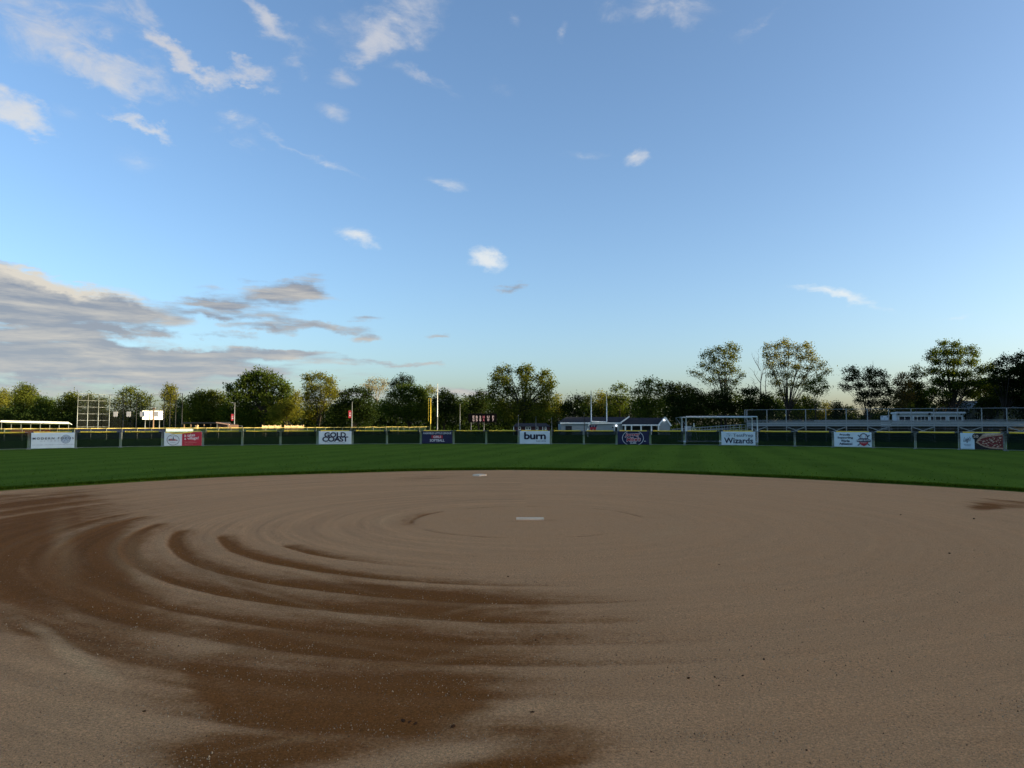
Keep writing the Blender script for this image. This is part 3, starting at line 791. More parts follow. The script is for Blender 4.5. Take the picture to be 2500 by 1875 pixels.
def build_banners():
    # 1 optometrist
    b = Banner(2, 'pale blue-white banner with concentric eye rings and widely spaced dark lettering', M_BBLUEW, seed=1.3, amp=.016)
    for k, (r, w) in enumerate(((.115, .84), (.088, .80), (.062, .0))):
        b.ellipse(.79, .58, r, r * b.w / b.h, M_LBINK if k < 2 else mat('ink_mid_blue', (.30, .40, .52), .6, .1, 5), 1, w, 'ring')
    b.text('MODERN FOCUS', .035, .975, .57, .71, M_INK, .02, 1.5)
    b.text('OPTOMETRY', .21, .85, .44, .50, M_GREYINK, 0, 2.6)
    b.text('203-333-8383 | MODERNFOCUSOPTOMETRY.COM', .035, .965, .20, .25, M_GREYINK, 0, 1.1)
    # 2 village
    b = Banner(5, 'half white half red banner with round village emblem and white script, sagging along the top', M_BW, seed=.4, amp=.03, sag=.10)
    b.rect(.47, 0.004, .997, .992, M_RED, 1, 'red_half')
    b.ellipse(.235, .46, .165, .40, M_INK, 2, .93, 'emblem_ring')
    b.poly([(.12, .42), (.15, .42), (.15, .50), (.135, .55), (.12, .50)], M_INK, 2, 'house'); b.poly([(.16, .42), (.20, .42), (.20, .52), (.18, .57), (.16, .52)], M_REDINK, 2, 'house')
    b.poly([(.21, .42), (.25, .42), (.25, .58), (.235, .74), (.22, .58)], M_INK, 2, 'house'); b.poly([(.26, .42), (.30, .42), (.30, .50), (.28, .55), (.26, .50)], M_REDINK, 2, 'house'); b.poly([(.31, .42), (.35, .42), (.33, .52)], M_INK, 2, 'house')
    b.rect(.10, .395, .37, .415, M_REDINK, 2, 'ground_line', 4, 1)
    b.text('THE VILLAGE', .15, .32, .70, .77, M_GREYINK, 0); b.text('FAIRFIELD', .16, .31, .22, .28, M_GREYINK, 0)
    b.text('it takes', .53, .81, .68, .90, M_WINK, .012); b.text('a village!', .53, .91, .40, .66, M_WINK, .012)
    b.text('Proud sponsor of', .54, .75, .30, .345, M_TAN); b.text('Fairfield Warde Athletics', .54, .86, .22, .265, M_TAN); b.text('villageoffairfield.com', .54, .76, .10, .14, M_TAN)
    # 3 gold coast
    b = Banner(9, 'white banner with bold two-line dark round lettering', M_BW, seed=2.2, y0=.03)
    b.text('GOLD', .17, .83, .53, .93, M_INK, .035); b.text('COAST', .11, .90, .20, .60, M_INK, .035, .9); b.text('STRENGTH & CONDITIONING', .20, .80, .10, .15, M_GREYINK)
    # 4 softball
    b = Banner(12, 'navy banner with three lines of white slab lettering, the middle one boxed red', M_NAVY, seed=3.0)
    b.text('FAIRFIELD LITTLE LEAGUE', .05, .96, .76, .90, M_WINK, .012); b.rect(.315, .43, .68, .66, M_REDINK, 1, 'red_box', 16, 4)
    b.text('GIRLS', .37, .63, .45, .63, M_WINK, .02, layer=3); b.text('SOFTBALL', .26, .74, .16, .36, M_WINK, .02)
    # 5 burn
    b = Banner(15, 'white banner with one short heavy lower-case word and a tiny second line', M_BW, seed=4.0, amp=.026, y0=.02)
    b.text('burn', .15, .87, .36, .92, M_INK, .03, .95); b.text('boot camp', .55, .87, .17, .29, M_INK, .01)
    # 6 oval
    b = Banner(18, 'navy banner with red outlined script inside a white-ringed oval', M_NAVY, seed=5.0, y0=.02)
    b.ellipse(.49, .49, .345, .60, M_WINK, 1, .955, 'oval_ring')
    for (st, x0, x1, y0, y1, rot) in (('Jersey', .23, .73, .56, .90, .12), ("Mike's", .28, .74, .22, .58, .10)):
        b.text(st, x0, x1, y0, y1, M_WINK, .075, 1.0, .15, 2, rot, 'lettering_outline'); b.text(st, x0 + .012, x1 - .012, y0 + .03, y1 - .03, M_REDINK, .03, 1.0, .15, 3, rot)
    b.text('SUBS', .40, .60, .06, .18, M_WINK, .02, rot=.12); b.ellipse(.87, .28, .03, .05, M_WINK, 1, 0, 'mark', 180, 360, 10)
    # 7 test prep
    b = Banner(21, 'white banner with scattered blue dots above dark two-line serif lettering', M_BW, seed=6.0, amp=.008)
    for k in range(13):
        u = .16 + (k % 5) * .04; v = .86 - (k // 5) * .10 - .02 * (k % 2); big = k in (1, 7, 13)
        b.ellipse(u, v, .009 + .004 * big, .022 + .01 * big, M_INK if big else M_LBINK, 2, 0, 'dot', n=8)
    b.text('TestPrep', .35, .93, .56, .86, M_GREYINK, .004); b.text('Wizards', .08, .93, .14, .56, M_INK, .018)
    # 8 warde
    b = Banner(24, 'white banner with four short dark lines and a red and navy bat crest', M_BW, seed=7.0, amp=.006)
    for k, (st, x0, x1) in enumerate((('Proudly', .16, .44), ('Supporting', .10, .51), ('Warde', .19, .42), ('Athletics!', .14, .49))):
        b.text(st, x0, x1, .74 - k * .20, .90 - k * .20, M_INK, .03)
    b.poly([(.62, .12), (.655, .10), (.96, .80), (.93, .84)], M_GREYINK, 1, 'bat'); b.poly([(.965, .12), (.93, .10), (.63, .80), (.66, .84)], M_GREYINK, 1, 'bat')
    b.ellipse(.795, .70, .105, .24, M_INK, 2, 0, 'ball'); b.ellipse(.795, .68, .085, .20, M_BW, 3, 0, 'ball')
    b.ellipse(.70, .68, .055, .18, M_REDINK, 4, .86, 'seam', -60, 60, 10); b.ellipse(.89, .68, .055, .18, M_REDINK, 4, .86, 'seam', 120, 240, 10)
    b.poly([(.615, .36), (.975, .36), (.975, .50), (.90, .60), (.69, .60), (.615, .50)], M_INK, 5, 'crest'); b.poly([(.67, .35), (.92, .35), (.87, .17), (.795, .07), (.72, .17)], M_REDINK, 5, 'crest')
    b.text('BABE RUTH', .63, .96, .41, .53, M_WINK, .03, layer=6); b.text('BASEBALL', .72, .88, .27, .33, M_WINK, .0, layer=6)
    # 9 pizza
    b = Banner(27, 'banner with a pizza photograph, a dark roundel and black handwriting on a white left third', M_BBLUEW, seed=8.0, amp=.004)
    b.rect(.335, .004, .997, .992, M_BLACK, 1, 'photo_ground', 40, 16)
    crust = [(.37, .44), (.45, .30), (.55, .18), (.68, .09), (.85, .06), (.995, .05), (.995, .96), (.85, .985), (.62, .96), (.50, .84), (.41, .62)]
    b.poly(crust, M_CRUST, 2, 'pizza_print')
    b.poly([(.42, .46), (.48, .34), (.58, .24), (.70, .17), (.85, .15), (.99, .14), (.99, .90), (.85, .84), (.66, .78), (.52, .68), (.45, .58)], M_TOP, 3, 'pizza_print')
    b.poly([(.50, .88), (.60, .985), (.90, .985), (.78, .90), (.62, .84)], M_CHEESE, 3, 'plate_print')
    r = random.Random(3)
    for k in range(120):
        u = r.uniform(.44, .97); v = r.uniform(.16, .82)
        if v < .46 - (u - .42) * .9 or v > .58 + (u - .45) * .5: continue
        s_ = r.uniform(.010, .026); b.ellipse(u, v, s_, s_ * 1.5, (M_CHEESE, M_TOP, M_CRUST)[k % 3], 4, 0, 'topping_print', n=7)
    b.ellipse(.372, .80, .082, .20, M_BLACK, 5, 0, 'roundel'); b.text('50', .315, .435, .71, .90, M_TAN, .02, layer=6)
    b.text("Luigi's", .07, .25, .40, .78, M_INK, .0, .9, .5, 2, .12); b.text('RESTAURANT', .085, .25, .27, .33, M_GREYINK); b.text('PIZZERIA', .10, .24, .20, .25, M_GREYINK); b.rect(.05, .075, .28, .085, M_GREYINK, 2, 'rule', 6, 1)


build_banners()


# ------------------------------------------------------------------ second fence, behind the outfield on the third-base side
def on_line(px, pxa, Za, pxb, Zb):
    t = (px - pxa) / (pxb - pxa); Z = 1 / ((1 - t) / Za + t / Zb)
    return Vector(((px - 1250) / F_PX * Z, Z, .05))


def build_back_fence():
    f2 = lambda px: on_line(px, 13, 78, 1050, 132)
    posts = [-80, -30, 13.5, 57, 100, 142, 184, 224, 262, 300, 337, 372, 407, 441, 474, 504.5, 535, 565.6, 595, 623, 650, 677, 702, 727, 751, 772.5, 795, 816.5, 837, 857, 877, 894.5, 913, 929, 944, 959.7, 973, 987.7, 1001, 1013.7, 1026, 1039, 1050]
    e = empty('boundary_fence', f2(500), 0, 'long yellow-capped chain-link fence running off behind the outfield to the yellow pole', 'fence')
    o0 = e.location.copy(); H = 1.36
    r = random.Random(2); tops = []
    for k, p in enumerate(posts):
        g = f2(p) - o0; lean = r.uniform(-.02, .02) if p < 880 else r.uniform(-.14, -.04)
        t = g + Vector((lean, 0, H + (r.uniform(-.06, .06) if p > 900 else 0))); tops.append(t)
        MB().tube([g, t], .05 if k % 2 == 0 else .03, 6).build('post', M_GALV, e, True)
    for k in range(len(posts) - 1):
        MB().tube([tops[k], tops[k + 1]], .045, 6).build('yellow_cap', M_YELLOW2, e, True)
        a = f2(posts[k]) - o0; b = f2(posts[k + 1]) - o0; n = Vector((0, .01, 0))
        q = [a + Vector((0, .06, .05)), b + Vector((0, .06, .05)), tops[k + 1] + Vector((0, .06, -.08)), tops[k] + Vector((0, .06, -.08))]
        navy = 184 <= posts[k] < 400
        MB().add(q + [v + n for v in q], [(0, 1, 2, 3), (7, 6, 5, 4), (0, 4, 5, 1), (1, 5, 6, 2), (2, 6, 7, 3), (3, 7, 4, 0)]).build('mesh_screen', M_SCREEN_NAVY if navy else M_SCREEN, e)
    # a pale banner hung on it
    a = f2(408); b = f2(473)
    q = [a + Vector((0, -.1, .75)), b + Vector((0, -.1, .75)), b + Vector((0, -.1, H - .1)), a + Vector((0, -.1, H - .1))]; n = Vector((0, .02, 0))
    o = MB().add([v - a for v in q] + [v + n - a for v in q], [(0, 1, 2, 3), (7, 6, 5, 4), (0, 4, 5, 1), (1, 5, 6, 2), (2, 6, 7, 3), (3, 7, 4, 0)]).build('plain_banner', mat('banner_teal', (.20, .29, .29), .6)); o.location = a
    tag(o, 'plain pale teal banner on the rear fence, showing above the red and white one', 'banner')
    # yellow foul pole with its net wing
    g = ground(1051, 1061); g = f2(1051.5); Z = g.y; top = at(1051, 973, Z).z
    e = empty('foul_pole', g, 0, 'tall yellow foul pole with a narrow side wing', 'foul pole')
    MB().tube([(0, 0, 0), (0, 0, top)], .07, 8).build('pole', M_YELLOW, e, True)
    z0 = at(1051, 1029, Z).z
    for (x0, x1, za, zb) in ((-.42, -.38, z0, top),): MB().box((x0, -.02, za), (x1, .02, zb)).build('wing_rail', M_YELLOW, e)
    for k in range(6): zz = z0 + (top - z0) * k / 5; MB().box((-.39, -.015, zz - .02), (-.05, .015, zz + .02)).build('wing_bar', M_YELLOW, e)
    # tall white pole
    g = Vector(((1068 - 1250) / F_PX * 125, 125, .03)); top = at(1068, 936, 125).z
    e = empty('flagpole', g, 0, 'tall slim white pole standing bare against the dark trees', 'pole')
    zm = at(1068, 1018, 125).z
    MB().tube([(0, 0, 0), (0, 0, zm)], .085, 8).build('lower_shaft', mat('grey_paint', (.25, .26, .27), .5), e, True)
    MB().tube([(0, 0, zm), (0, 0, top - .1)], [.07, .045], 8).build('upper_shaft', mat('white_paint', (.78, .78, .76), .45), e, True)
    MB().tube([(0, 0, top - .1), (0, 0, top)], [.08, .05], 8).build('finial', mat('grey_paint', (.25, .26, .27)), e, True)


build_back_fence()

# ------------------------------------------------------------------ far left: shelter, backstop, scoreboard, dugout
M_WHITE = mat('white_paint', (.78, .78, .76), .45)
M_BRICK = mat('brown_brick', (.085, .048, .032), .85, .25, 6)
M_DARKROOF = mat('dark_shingle', (.030, .031, .036), .95, .2, 5, .08)
M_STEEL = mat('bare_aluminium', (.28, .295, .31), .45, .10, 5, .5, .25)
M_DSTEEL = mat('dull_steel', (.20, .21, .22), .55, .12, 5, .4, .2)
M_UNDER = mat('shaded_steel', (.065, .065, .072), .8, .2, 5, .1)  # steel darkened for treads and risers: underside shade put into the colour
M_BLACKP = mat('black_paint', (.015, .016, .02), .5)
M_WOOD = mat('pale_timber', (.50, .36, .20), .8, .18, 4)
M_REDP = mat('red_paint', (.45, .045, .04), .6, .15, 3)
M_WEATHER = mat('weathered_post', (.22, .14, .09), .85)


def build_far_left():
    # open shelter / dugout with a bright sunlit roof edge
    Z = 92.0; a = at(8, 1040, Z); b = at(183, 1040, Z + 3.9); L_ = (b.x - a.x) / math.cos(R_(22))
    e = empty('team_shelter', (a.x, Z, .05), R_(22), 'long open team shelter with a bright white roof edge and red front board', 'shelter')
    zt = at(90, 1027, Z).z - .05; zb = at(90, 1031, Z).z - .05
    MB().add([(0, -.9, zt - .12), (L_, -1.0, zb - .06), (L_, 1.5, zt - .55), (0, 1.5, zt - .45), (0, -.9, zt + .0), (L_, -1.0, zb + .04), (L_, 1.5, zt - .48), (0, 1.5, zt - .38)],
             [(3, 2, 1, 0), (4, 5, 6, 7), (0, 1, 5, 4), (1, 2, 6, 5), (2, 3, 7, 6), (3, 0, 4, 7)]).build('roof', M_WHITE, e)
    MB().add([(-.05, -1.14, zt - .20), (L_ + .05, -1.14, zb - .20), (L_ + .05, -1.14, zb + .06), (-.05, -1.14, zt + .03), (-.05, -1.06, zt - .20), (L_ + .05, -1.06, zb - .20), (L_ + .05, -1.06, zb + .06), (-.05, -1.06, zt + .03)],
             [(0, 1, 2, 3), (7, 6, 5, 4), (0, 4, 5, 1), (1, 5, 6, 2), (2, 6, 7, 3), (3, 7, 4, 0)]).build('fascia', M_WHITE, e)
    for k in range(8):
        x = L_ * k / 7
        MB().tube([(x, -.85, 0), (x, -.85, zb - .05)], .04, 6).build('post', M_GALV, e, True)
    MB().box((0, 1.3, 0), (L_ * .98, 1.45, zt - 1.0)).build('back_wall', M_BRICK, e)
    MB().box((.3, .6, .42), (L_ - .4, 1.0, .47)).build('bench', M_STEEL, e)
    MB().box((.2, -.9, 1.15), (L_ - .3, -.86, 1.2)).build('rail', M_GALV, e)
    for (x0, x1) in ((.14, .56), (.59, .73)): MB().box((L_ * x0, -.95, .45), (L_ * x1, -.91, 1.08)).build('front_board', M_REDP, e)
    # backstop of posts, rails and netting
    Z = 108.0
    px = [188, 213, 239, 266, 300, 332, 365, 399.5, 414, 428, 443.7]
    dep = [0, 1.5, 3, 4.2, 5.2, 5.5, 5.2, 4.0, 2.5, 1.2, 0]
    o0 = at(316, 1040, Z); o0.z = .05
    e = empty('backstop', o0, 0, 'tall curved backstop of steel posts, rails and thin netting', 'backstop')
    pts = []
    for p, d_ in zip(px, dep):
        g = at(p, 1040, Z + d_); g.z = .05; pts.append(g - o0)
    tp = at(300, 963, Z + 4).z - .05
    for k, g in enumerate(pts):
        MB().tube([g, g + Vector((0, 0, tp))], .05, 6).build('post', M_GALV if k < 4 else M_BLACKP, e, True)  # posts out of the sun coloured dark, shade put into the paint
    for k in range(len(pts) - 1):
        ys = (0.02, 1.05, 2.05, 3.1, 4.1, 5.1) if k < 3 else (0.02, 1.0, 1.95)
        for q in ys: MB().tube([pts[k] + Vector((0, 0, tp - q)), pts[k + 1] + Vector((0, 0, tp - q))], .025 if k < 3 else .02, 5).build('rail', M_GALV if k < 3 else M_BLACKP, e, True)  # rails follow: dark colour stands for the unlit stretch
        q = [pts[k], pts[k + 1], pts[k + 1] + Vector((0, 0, tp)), pts[k] + Vector((0, 0, tp))]; n = Vector((0, .01, 0))
        MB().add([v + Vector((0, .08, 0)) for v in q] + [v + n + Vector((0, .08, 0)) for v in q], [(0, 1, 2, 3), (7, 6, 5, 4), (0, 4, 5, 1), (1, 5, 6, 2), (2, 6, 7, 3), (3, 7, 4, 0)]).build('netting', M_CHAIN, e)
    # plate-shaped plaques hung on it
    for k, p in enumerate((281.7, 313.9, 346.9, 381)):
        c = at(p, 1011.5, Z + 4.6); s = .33
        mb = MB(); mb.prism([(-s, .42), (-s, -.30), (-s * .5, -.42), (0, -.30), (s * .5, -.42), (s, -.30), (s, .42)], 0, .04)
        o = mb.build('pennant_plaque', mat('plaque_grey', (.55, .52, .53), .6, .06)); o.location = c
        tag(o, ('notched plaque on the backstop next to its railed end', 'second notched backstop plaque, counted from the railed end', 'notched backstop plaque beside the glaring scoreboard', 'notched grey plaque hanging in front of the glaring scoreboard')[k], 'plaque', 'plaques on the backstop')
    # sign board catching the sun
    Z = 140.0; a = at(354, 1025, Z); b = at(391, 1003.5, Z)
    e = empty('scoreboard', ((a.x + b.x) / 2, Z, .05), R_(38), 'scoreboard turned to the low sun, glaring white', 'scoreboard')
    w = (b.x - a.x) / 2 / math.cos(R_(38)) * .98; MB().box((-w, -.1, a.z), (w, .1, b.z)).build('board', mat('glossy_white', (.86, .84, .78), .35, .03), e)
    MB().box((-.1, -.12, a.z + .9), (w * .55, -.104, a.z + 1.5)).build('score_window', mat('plaque_grey', (.55, .52, .53)), e)
    for s in (-1, 1): MB().tube([(s * w * .7, 0.12, 0), (s * w * .7, .12, a.z + .5)], .09, 6).build('leg', M_DSTEEL, e, True)
    g = at(374, 1040, 118); e = empty('utility_pole', (g.x, 118, .05), 0, 'brown timber pole with a small crossarm in front of the glaring scoreboard', 'pole')
    zt = at(374, 996, 118).z; MB().tube([(0, 0, 0), (0, 0, zt)], [.14, .10], 7).build('shaft', M_WEATHER, e, True); MB().box((-.3, -.06, zt - .25), (.3, .06, zt - .12)).build('crossarm', M_WEATHER, e)
    for s in (-1, 1): MB().tube([(s * .24, 0, zt - .12), (s * .24, 0, zt + .08)], [.09, .06], 6).build('lamp_head', M_DSTEEL, e)
    # third-base dugout
    Z = 104.0; a = at(445, 1040, Z); b = at(562, 1040, Z); c = at(533, 1040, Z); L_ = b.x - a.x; xc = c.x - a.x
    zt = at(500, 1030.5, Z).z - .05
    e = empty('dugout', (a.x, Z, .05), 0, 'low dark brick dugout with a flat black roof and a pale gable end', 'dugout')
    MB().box((0, 0, zt - .22), (xc + .2, 4, zt)).build('roof', M_BLACKP, e)
    MB().add([(xc - .1, -.6, zt + .02), (L_ + .1, -.6, zt - .30), (L_ + .1, -.45, zt - .30), (xc - .1, -.45, zt + .02), (xc - .1, -.6, zt - .14), (L_ + .1, -.6, zt - .44), (L_ + .1, -.45, zt - .44), (xc - .1, -.45, zt - .14)],
             [(0, 1, 2, 3), (7, 6, 5, 4), (1, 0, 4, 5), (2, 1, 5, 6), (3, 2, 6, 7), (0, 3, 7, 4)]).build('gable_board', mat('pink_timber', (.50, .30, .22), .8), e)
    MB().add([(xc + .02, -.4, 0), (L_ - .1, -.4, 0), (L_ - .1, 3.5, 0), (xc + .02, 3.5, 0), (xc + .02, -.4, zt - .16), (L_ - .1, -.4, zt - .42), (L_ - .1, 3.5, zt - .42), (xc + .02, 3.5, zt - .16)],
             [(3, 2, 1, 0), (4, 5, 6, 7), (0, 1, 5, 4), (1, 2, 6, 5), (2, 3, 7, 6), (3, 0, 4, 7)]).build('end_wall', M_BRICK, e)
    MB().box((0, 3.2, 0), (xc, 3.5, zt - .25)).build('back_wall', M_BLACKP, e)
    for k in range(6): x = .2 + (xc - .4) * k / 5; MB().box((x - .06, .1, 0), (x + .06, .22, zt - .23)).build('post', M_WEATHER, e)
    for x in (xc + .03, L_ - .12): MB().tube([(x, -.55, 0), (x, -.55, zt - .2)], .05, 6).build('post', M_GALV, e, True)
    g = at(480.5, 1046, 98); o = MB().box((-.14, -.14, 0), (.14, .14, 1.62)).box((-.18, -.18, 1.62), (.18, .18, 1.72)).build('timber_post', M_WOOD); o.location = (g.x, 98, .05)
    tag(o, 'short thick pale timber post with a flat top in front of the dugout', 'post')
    # lamp posts with red pennants
    for (px_, Z, top, bx0, bx1, by0, by1, lab, arm) in ((572, 112, 984, 564, 572.3, 1011, 1027, 'slim lamp post with a bent arm and a red pennant banner', True), (859, 120, 981, 850.7, 858.5, 1002.5, 1020.5, 'slim post without a lamp arm carrying a red and white pennant banner', False)):
        g = at(px_, 1040, Z); zt = at(px_, top, Z).z
        e = empty('lamp_post' if arm else 'banner_post', (g.x, Z, .05), 0, lab, 'lamp post' if arm else 'post')
        MB().tube([(0, 0, 0), (0, 0, zt)], [.075, .05], 7).build('shaft', mat('grey_paint', (.25, .26, .27)), e, True)
        if arm:
            MB().tube([(0, 0, zt - .03), (-.25, 0, zt + .02), (-.45, 0, zt + .03)], .03, 6).build('arm', mat('grey_paint', (.25, .26, .27)), e); MB().box((-.62, -.08, zt - .03), (-.35, .08, zt + .06)).build('lamp_head', mat('grey_paint', (.25, .26, .27)), e)
        x0 = (bx0 - px_) * Z / F_PX; z1 = at(px_, by0, Z).z - .05; z0 = at(px_, by1, Z).z - .05
        fl = MB().box((x0, -.03, z0), (-.07, .0, z1)).build('pennant', mat('pennant_red', (.62, .04, .055), .6), e)
        w = -.07 - x0
        MB().box((x0 + w * .25, -.036, z0 + (z1 - z0) * .25), (x0 + w * .75, -.031, z0 + (z1 - z0) * .42)).box((x0 + w * .3, -.036, z0 + (z1 - z0) * .5), (x0 + w * .42, -.031, z0 + (z1 - z0) * .75)).box((x0 + w * .58, -.036, z0 + (z1 - z0) * .5), (x0 + w * .7, -.031, z0 + (z1 - z0) * .75)).build('pennant_mark', M_WINK, fl)
        MB().tube([(x0, -.015, z1 + .01), (0, -.015, z1 + .01)], .018, 5).build('bracket', M_DSTEEL, e)
    # two sections of pale board fencing
    for (xa, xb, lab) in ((640.5, 677, 'pale sunlit board fence section nearest the dugout'), (695, 733, 'pale sunlit board fence section farther from the dugout')):
        Z = 113; a = at(xa, 1046, Z); b = at(xb, 1046, Z); W_ = (b.x - a.x) / math.cos(R_(35)); zt = at(xa, 1039, Z).z - .05
        e = empty('board_fence', (a.x, Z, .05), R_(35), lab, 'fence', 'pale board fence sections')
        nb = 14
        for k in range(nb):
            x = W_ * k / nb; MB().box((x + .008, 0, .08), (x + W_ / nb - .008, .025, zt - (.03 if k % 2 else 0))).build('board', M_WOOD, e)
        for x in (0, W_ * .35, W_ * .68, W_): MB().box((x - .06, -.07, 0), (x + .06, -.005, zt + .10)).build('post', M_WOOD, e)
    # low pipe barrier
    Z = 108; a = at(563.5, 1040.5, Z); b = at(591, 1040.5, Z)
    e = empty('pipe_barrier', (a.x, Z, .05), 0, 'low grey pipe barrier beside the dugout gable', 'barrier'); W_ = b.x - a.x
    MB().tube([(0, 0, a.z), (W_, 0, a.z)], .035, 6).build('rail', M_DSTEEL, e)
    for x in (0, W_ * .5, W_): MB().tube([(x, 0, 0), (x, 0, a.z)], .03, 6).build('leg', M_DSTEEL, e)


build_far_left()


# ------------------------------------------------------------------ centre: batting cage posts, number board, shed, field house, goalpost
def window(e, x0, x1, z0, z1, y, frame=.08, depth=.05, bars=1):
    f = MB(); f.box((x0, y - depth, z0), (x0 + frame, y, z1)); f.box((x1 - frame, y - depth, z0), (x1, y, z1)); f.box((x0 + frame, y - depth, z1 - frame), (x1 - frame, y, z1)); f.box((x0 + frame, y - depth, z0), (x1 - frame, y, z0 + frame))
    for k in range(1, bars):
        x = x0 + (x1 - x0) * k / bars; f.box((x - frame / 2, y - depth + .004, z0 + frame), (x + frame / 2, y - .004, z1 - frame))
    w = f.build('window', M_WHITE, e)
    MB().box((x0 + frame * .8, y - depth * .4, z0 + frame * .8), (x1 - frame * .8, y - depth * .2, z1 - frame * .8)).build('pane', mat('dark_glass', (.02, .025, .035), .12, .1, 2, .5), w)
    return w


def build_centre():
    # number board with outlined characters
    Z = 130.0; a = at(1146, 1033, Z); b = at(1210, 1011, Z); ox = (a.x + b.x) / 2
    e = empty('number_board', (ox, Z, .05), 0, 'dark number board on two posts with outlined pink-white characters', 'scoreboard')
    MB().box((a.x - ox - .2, 0, at(1146, 1032, Z).z), (b.x - ox + .2, .12, at(1146, 1012, Z).z + .15)).build('board', mat('board_black', (.004, .004, .005), .95, .1, 3, .02), e)
    pink = mat('outline_pink', (.50, .38, .40), .6); hot = mat('outline_red', (.42, .12, .17), .6)
    for (px_, top, bot, m) in ((1156, 'E', 'G', pink), (1164, 'B', 'S', pink), (1172.5, '2', '8', pink), (1181, 'H', 'A', hot), (1192, 'U', 'W', pink), (1204, 'F', '7', pink)):
        for (ch, y0, y1) in ((top, 1022.0, 1015.6), (bot, 1029.2, 1022.8)):
            V, Fs = text_geo(ch, .03); lo, hi = V.min(0), V.max(0); V = (V - lo) / (hi - lo)
            w = 5.4 if ch in 'UW' else 4.4
            x0 = at(px_ - w / 2, 1030, Z).x - ox; x1 = at(px_ + w / 2, 1030, Z).x - ox; z0 = at(px_, y0, Z).z; z1 = at(px_, y1, Z).z
            MB().add([(x0 + u * (x1 - x0), -.02, z0 + v * (z1 - z0)) for u, v in V], Fs).build('character', m, e)
    for (px_) in (1150, 1181.5): x = at(px_, 1040, Z).x - ox; MB().tube([(x, .06, 0), (x, .06, at(px_, 1031, Z).z)], .07, 6).build('leg', M_DSTEEL, e, True)
    # tall thin net poles
    for (px_, top, Z, lab) in ((1123, 988, 128, 'slim grey net pole left standing beside the number board'), (1265.5, 1015, 105, 'slim pale pole in front of the low shed, behind the burning-word banner'),
                              (1308.5, 1019, 112, 'slim pole rising in front of the middle of the low shed'), (1347, 1022, 110, 'slim pole between the low shed and the white field house'), (1426.5, 1010, 114, 'dark pole in front of the white field house wall')):
        g = at(px_, 1040, Z); zt = at(px_, top, Z).z
        e = empty('net_pole', (g.x, Z, .05), 0, lab.replace('burning-word', 'one-word'), 'pole', 'thin poles behind the outfield fence')
        MB().tube([(0, 0, 0), (0, 0, zt)], [.07, .05], 6).build('shaft', M_BLACKP if px_ > 1400 else M_DSTEEL, e, True); MB().tube([(0, 0, zt), (0, 0, zt + .08)], [.07, .03], 6).build('cap', M_DSTEEL, e)
    # low red shed
    Z = 122.0; a = at(1254, 1040, Z); b = at(1342, 1040, Z); W_ = b.x - a.x
    zr = at(1300, 1033, Z).z - .05; ze = at(1300, 1041, Z).z - .05
    e = empty('equipment_shed', (a.x, Z, .05), 0, 'low dark maroon shed with small white-framed windows under the trees', 'shed')
    MB().box((0, 0, 0), (W_, 5, ze)).build('wall', mat('maroon_siding', (.055, .02, .026), .8, .15, 4), e)
    rf = MB(); rf.add([(-.2, -.25, ze - .05), (W_ + .2, -.25, ze - .05), (W_ - .5, 2.5, zr), (.5, 2.5, zr), (-.2, 5.25, ze - .05), (W_ + .2, 5.25, ze - .05)], [(0, 1, 2, 3), (5, 4, 3, 2), (1, 5, 2), (4, 0, 3), (4, 5, 1, 0)]); rf.build('roof', M_DARKROOF, e)
    for (x0, x1, bars) in ((1265.5, 1271.5, 1), (1283, 1296, 2), (1308, 1314, 1), (1330, 1334, 1)):
        window(e, at(x0, 1040, Z).x - a.x, at(x1, 1040, Z).x - a.x, at(x0, 1050.5, Z).z, at(x0, 1042.5, Z).z, -.01, .09, .05, bars)
    for x in (0.0, at(1325, 1040, Z).x - a.x): MB().box((x - .06, -.06, 0), (x + .06, -.01, ze)).build('corner_trim', M_WHITE, e)
    # white field house, two roofs
    Z = 125.0; a = at(1369, 1040, Z); b = at(1633, 1040, Z); m1 = at(1520, 1040, Z).x - a.x; W_ = b.x - a.x
    zr = at(1400, 1018.3, Z).z; ze = at(1400, 1032, Z).z; zf = at(1400, 1035.5, Z).z
    e = empty('field_house', (a.x, Z, .05), 0, 'long pale grey field house with dark shingle roof, columned porch and white gable', 'building')
    SID = mat('grey_siding', (.27, .30, .32), .7, .06, 2); D_ = 7.0
    MB().box((0, 0, 0), (m1, D_, zf)).build('wall', SID, e)
    MB().box((-.15, -.3, zf), (m1 - .2, -.2, ze)).build('fascia', M_WHITE, e)
    rf = MB(); rf.add([(-.2, -.28, ze - .05), (m1, -.28, ze - .05), (m1 + 1.2, D_ / 2, zr), (1.2, D_ / 2, zr), (-.2, D_ + .28, ze - .05), (m1, D_ + .28, ze - .05)], [(0, 1, 2, 3), (5, 4, 3, 2), (4, 0, 3), (1, 5, 2), (4, 5, 1, 0)]); rf.build('roof', M_DARKROOF, e)
    MB().obox((m1 - .4, -.4, ze - .05), (m1 + 1.15, -.35, zr + .03), .12, .22).build('barge_board', M_WHITE, e)
    x2 = at(1608, 1040, Z).x - a.x; xp = at(1621, 1040, Z).x - a.x; ze2 = at(1600, 1037, Z).z; zr2 = at(1600, 1020.5, Z).z
    rf = MB(); rf.add([(m1 - .3, -1.2, ze2), (x2, -1.2, ze2), (xp, 1.0, zr2), (m1 + 1.2, 1.0, zr2), (m1 - .3, 6, ze2), (x2, 6, ze2)], [(0, 1, 2, 3), (5, 4, 3, 2), (4, 0, 3), (4, 5, 1, 0), (1, 5, 2)]); rf.build('porch_roof', M_DARKROOF, e)
    MB().box((m1 - .3, -1.32, ze2 - .22), (x2, -1.22, ze2)).build('fascia', M_WHITE, e)
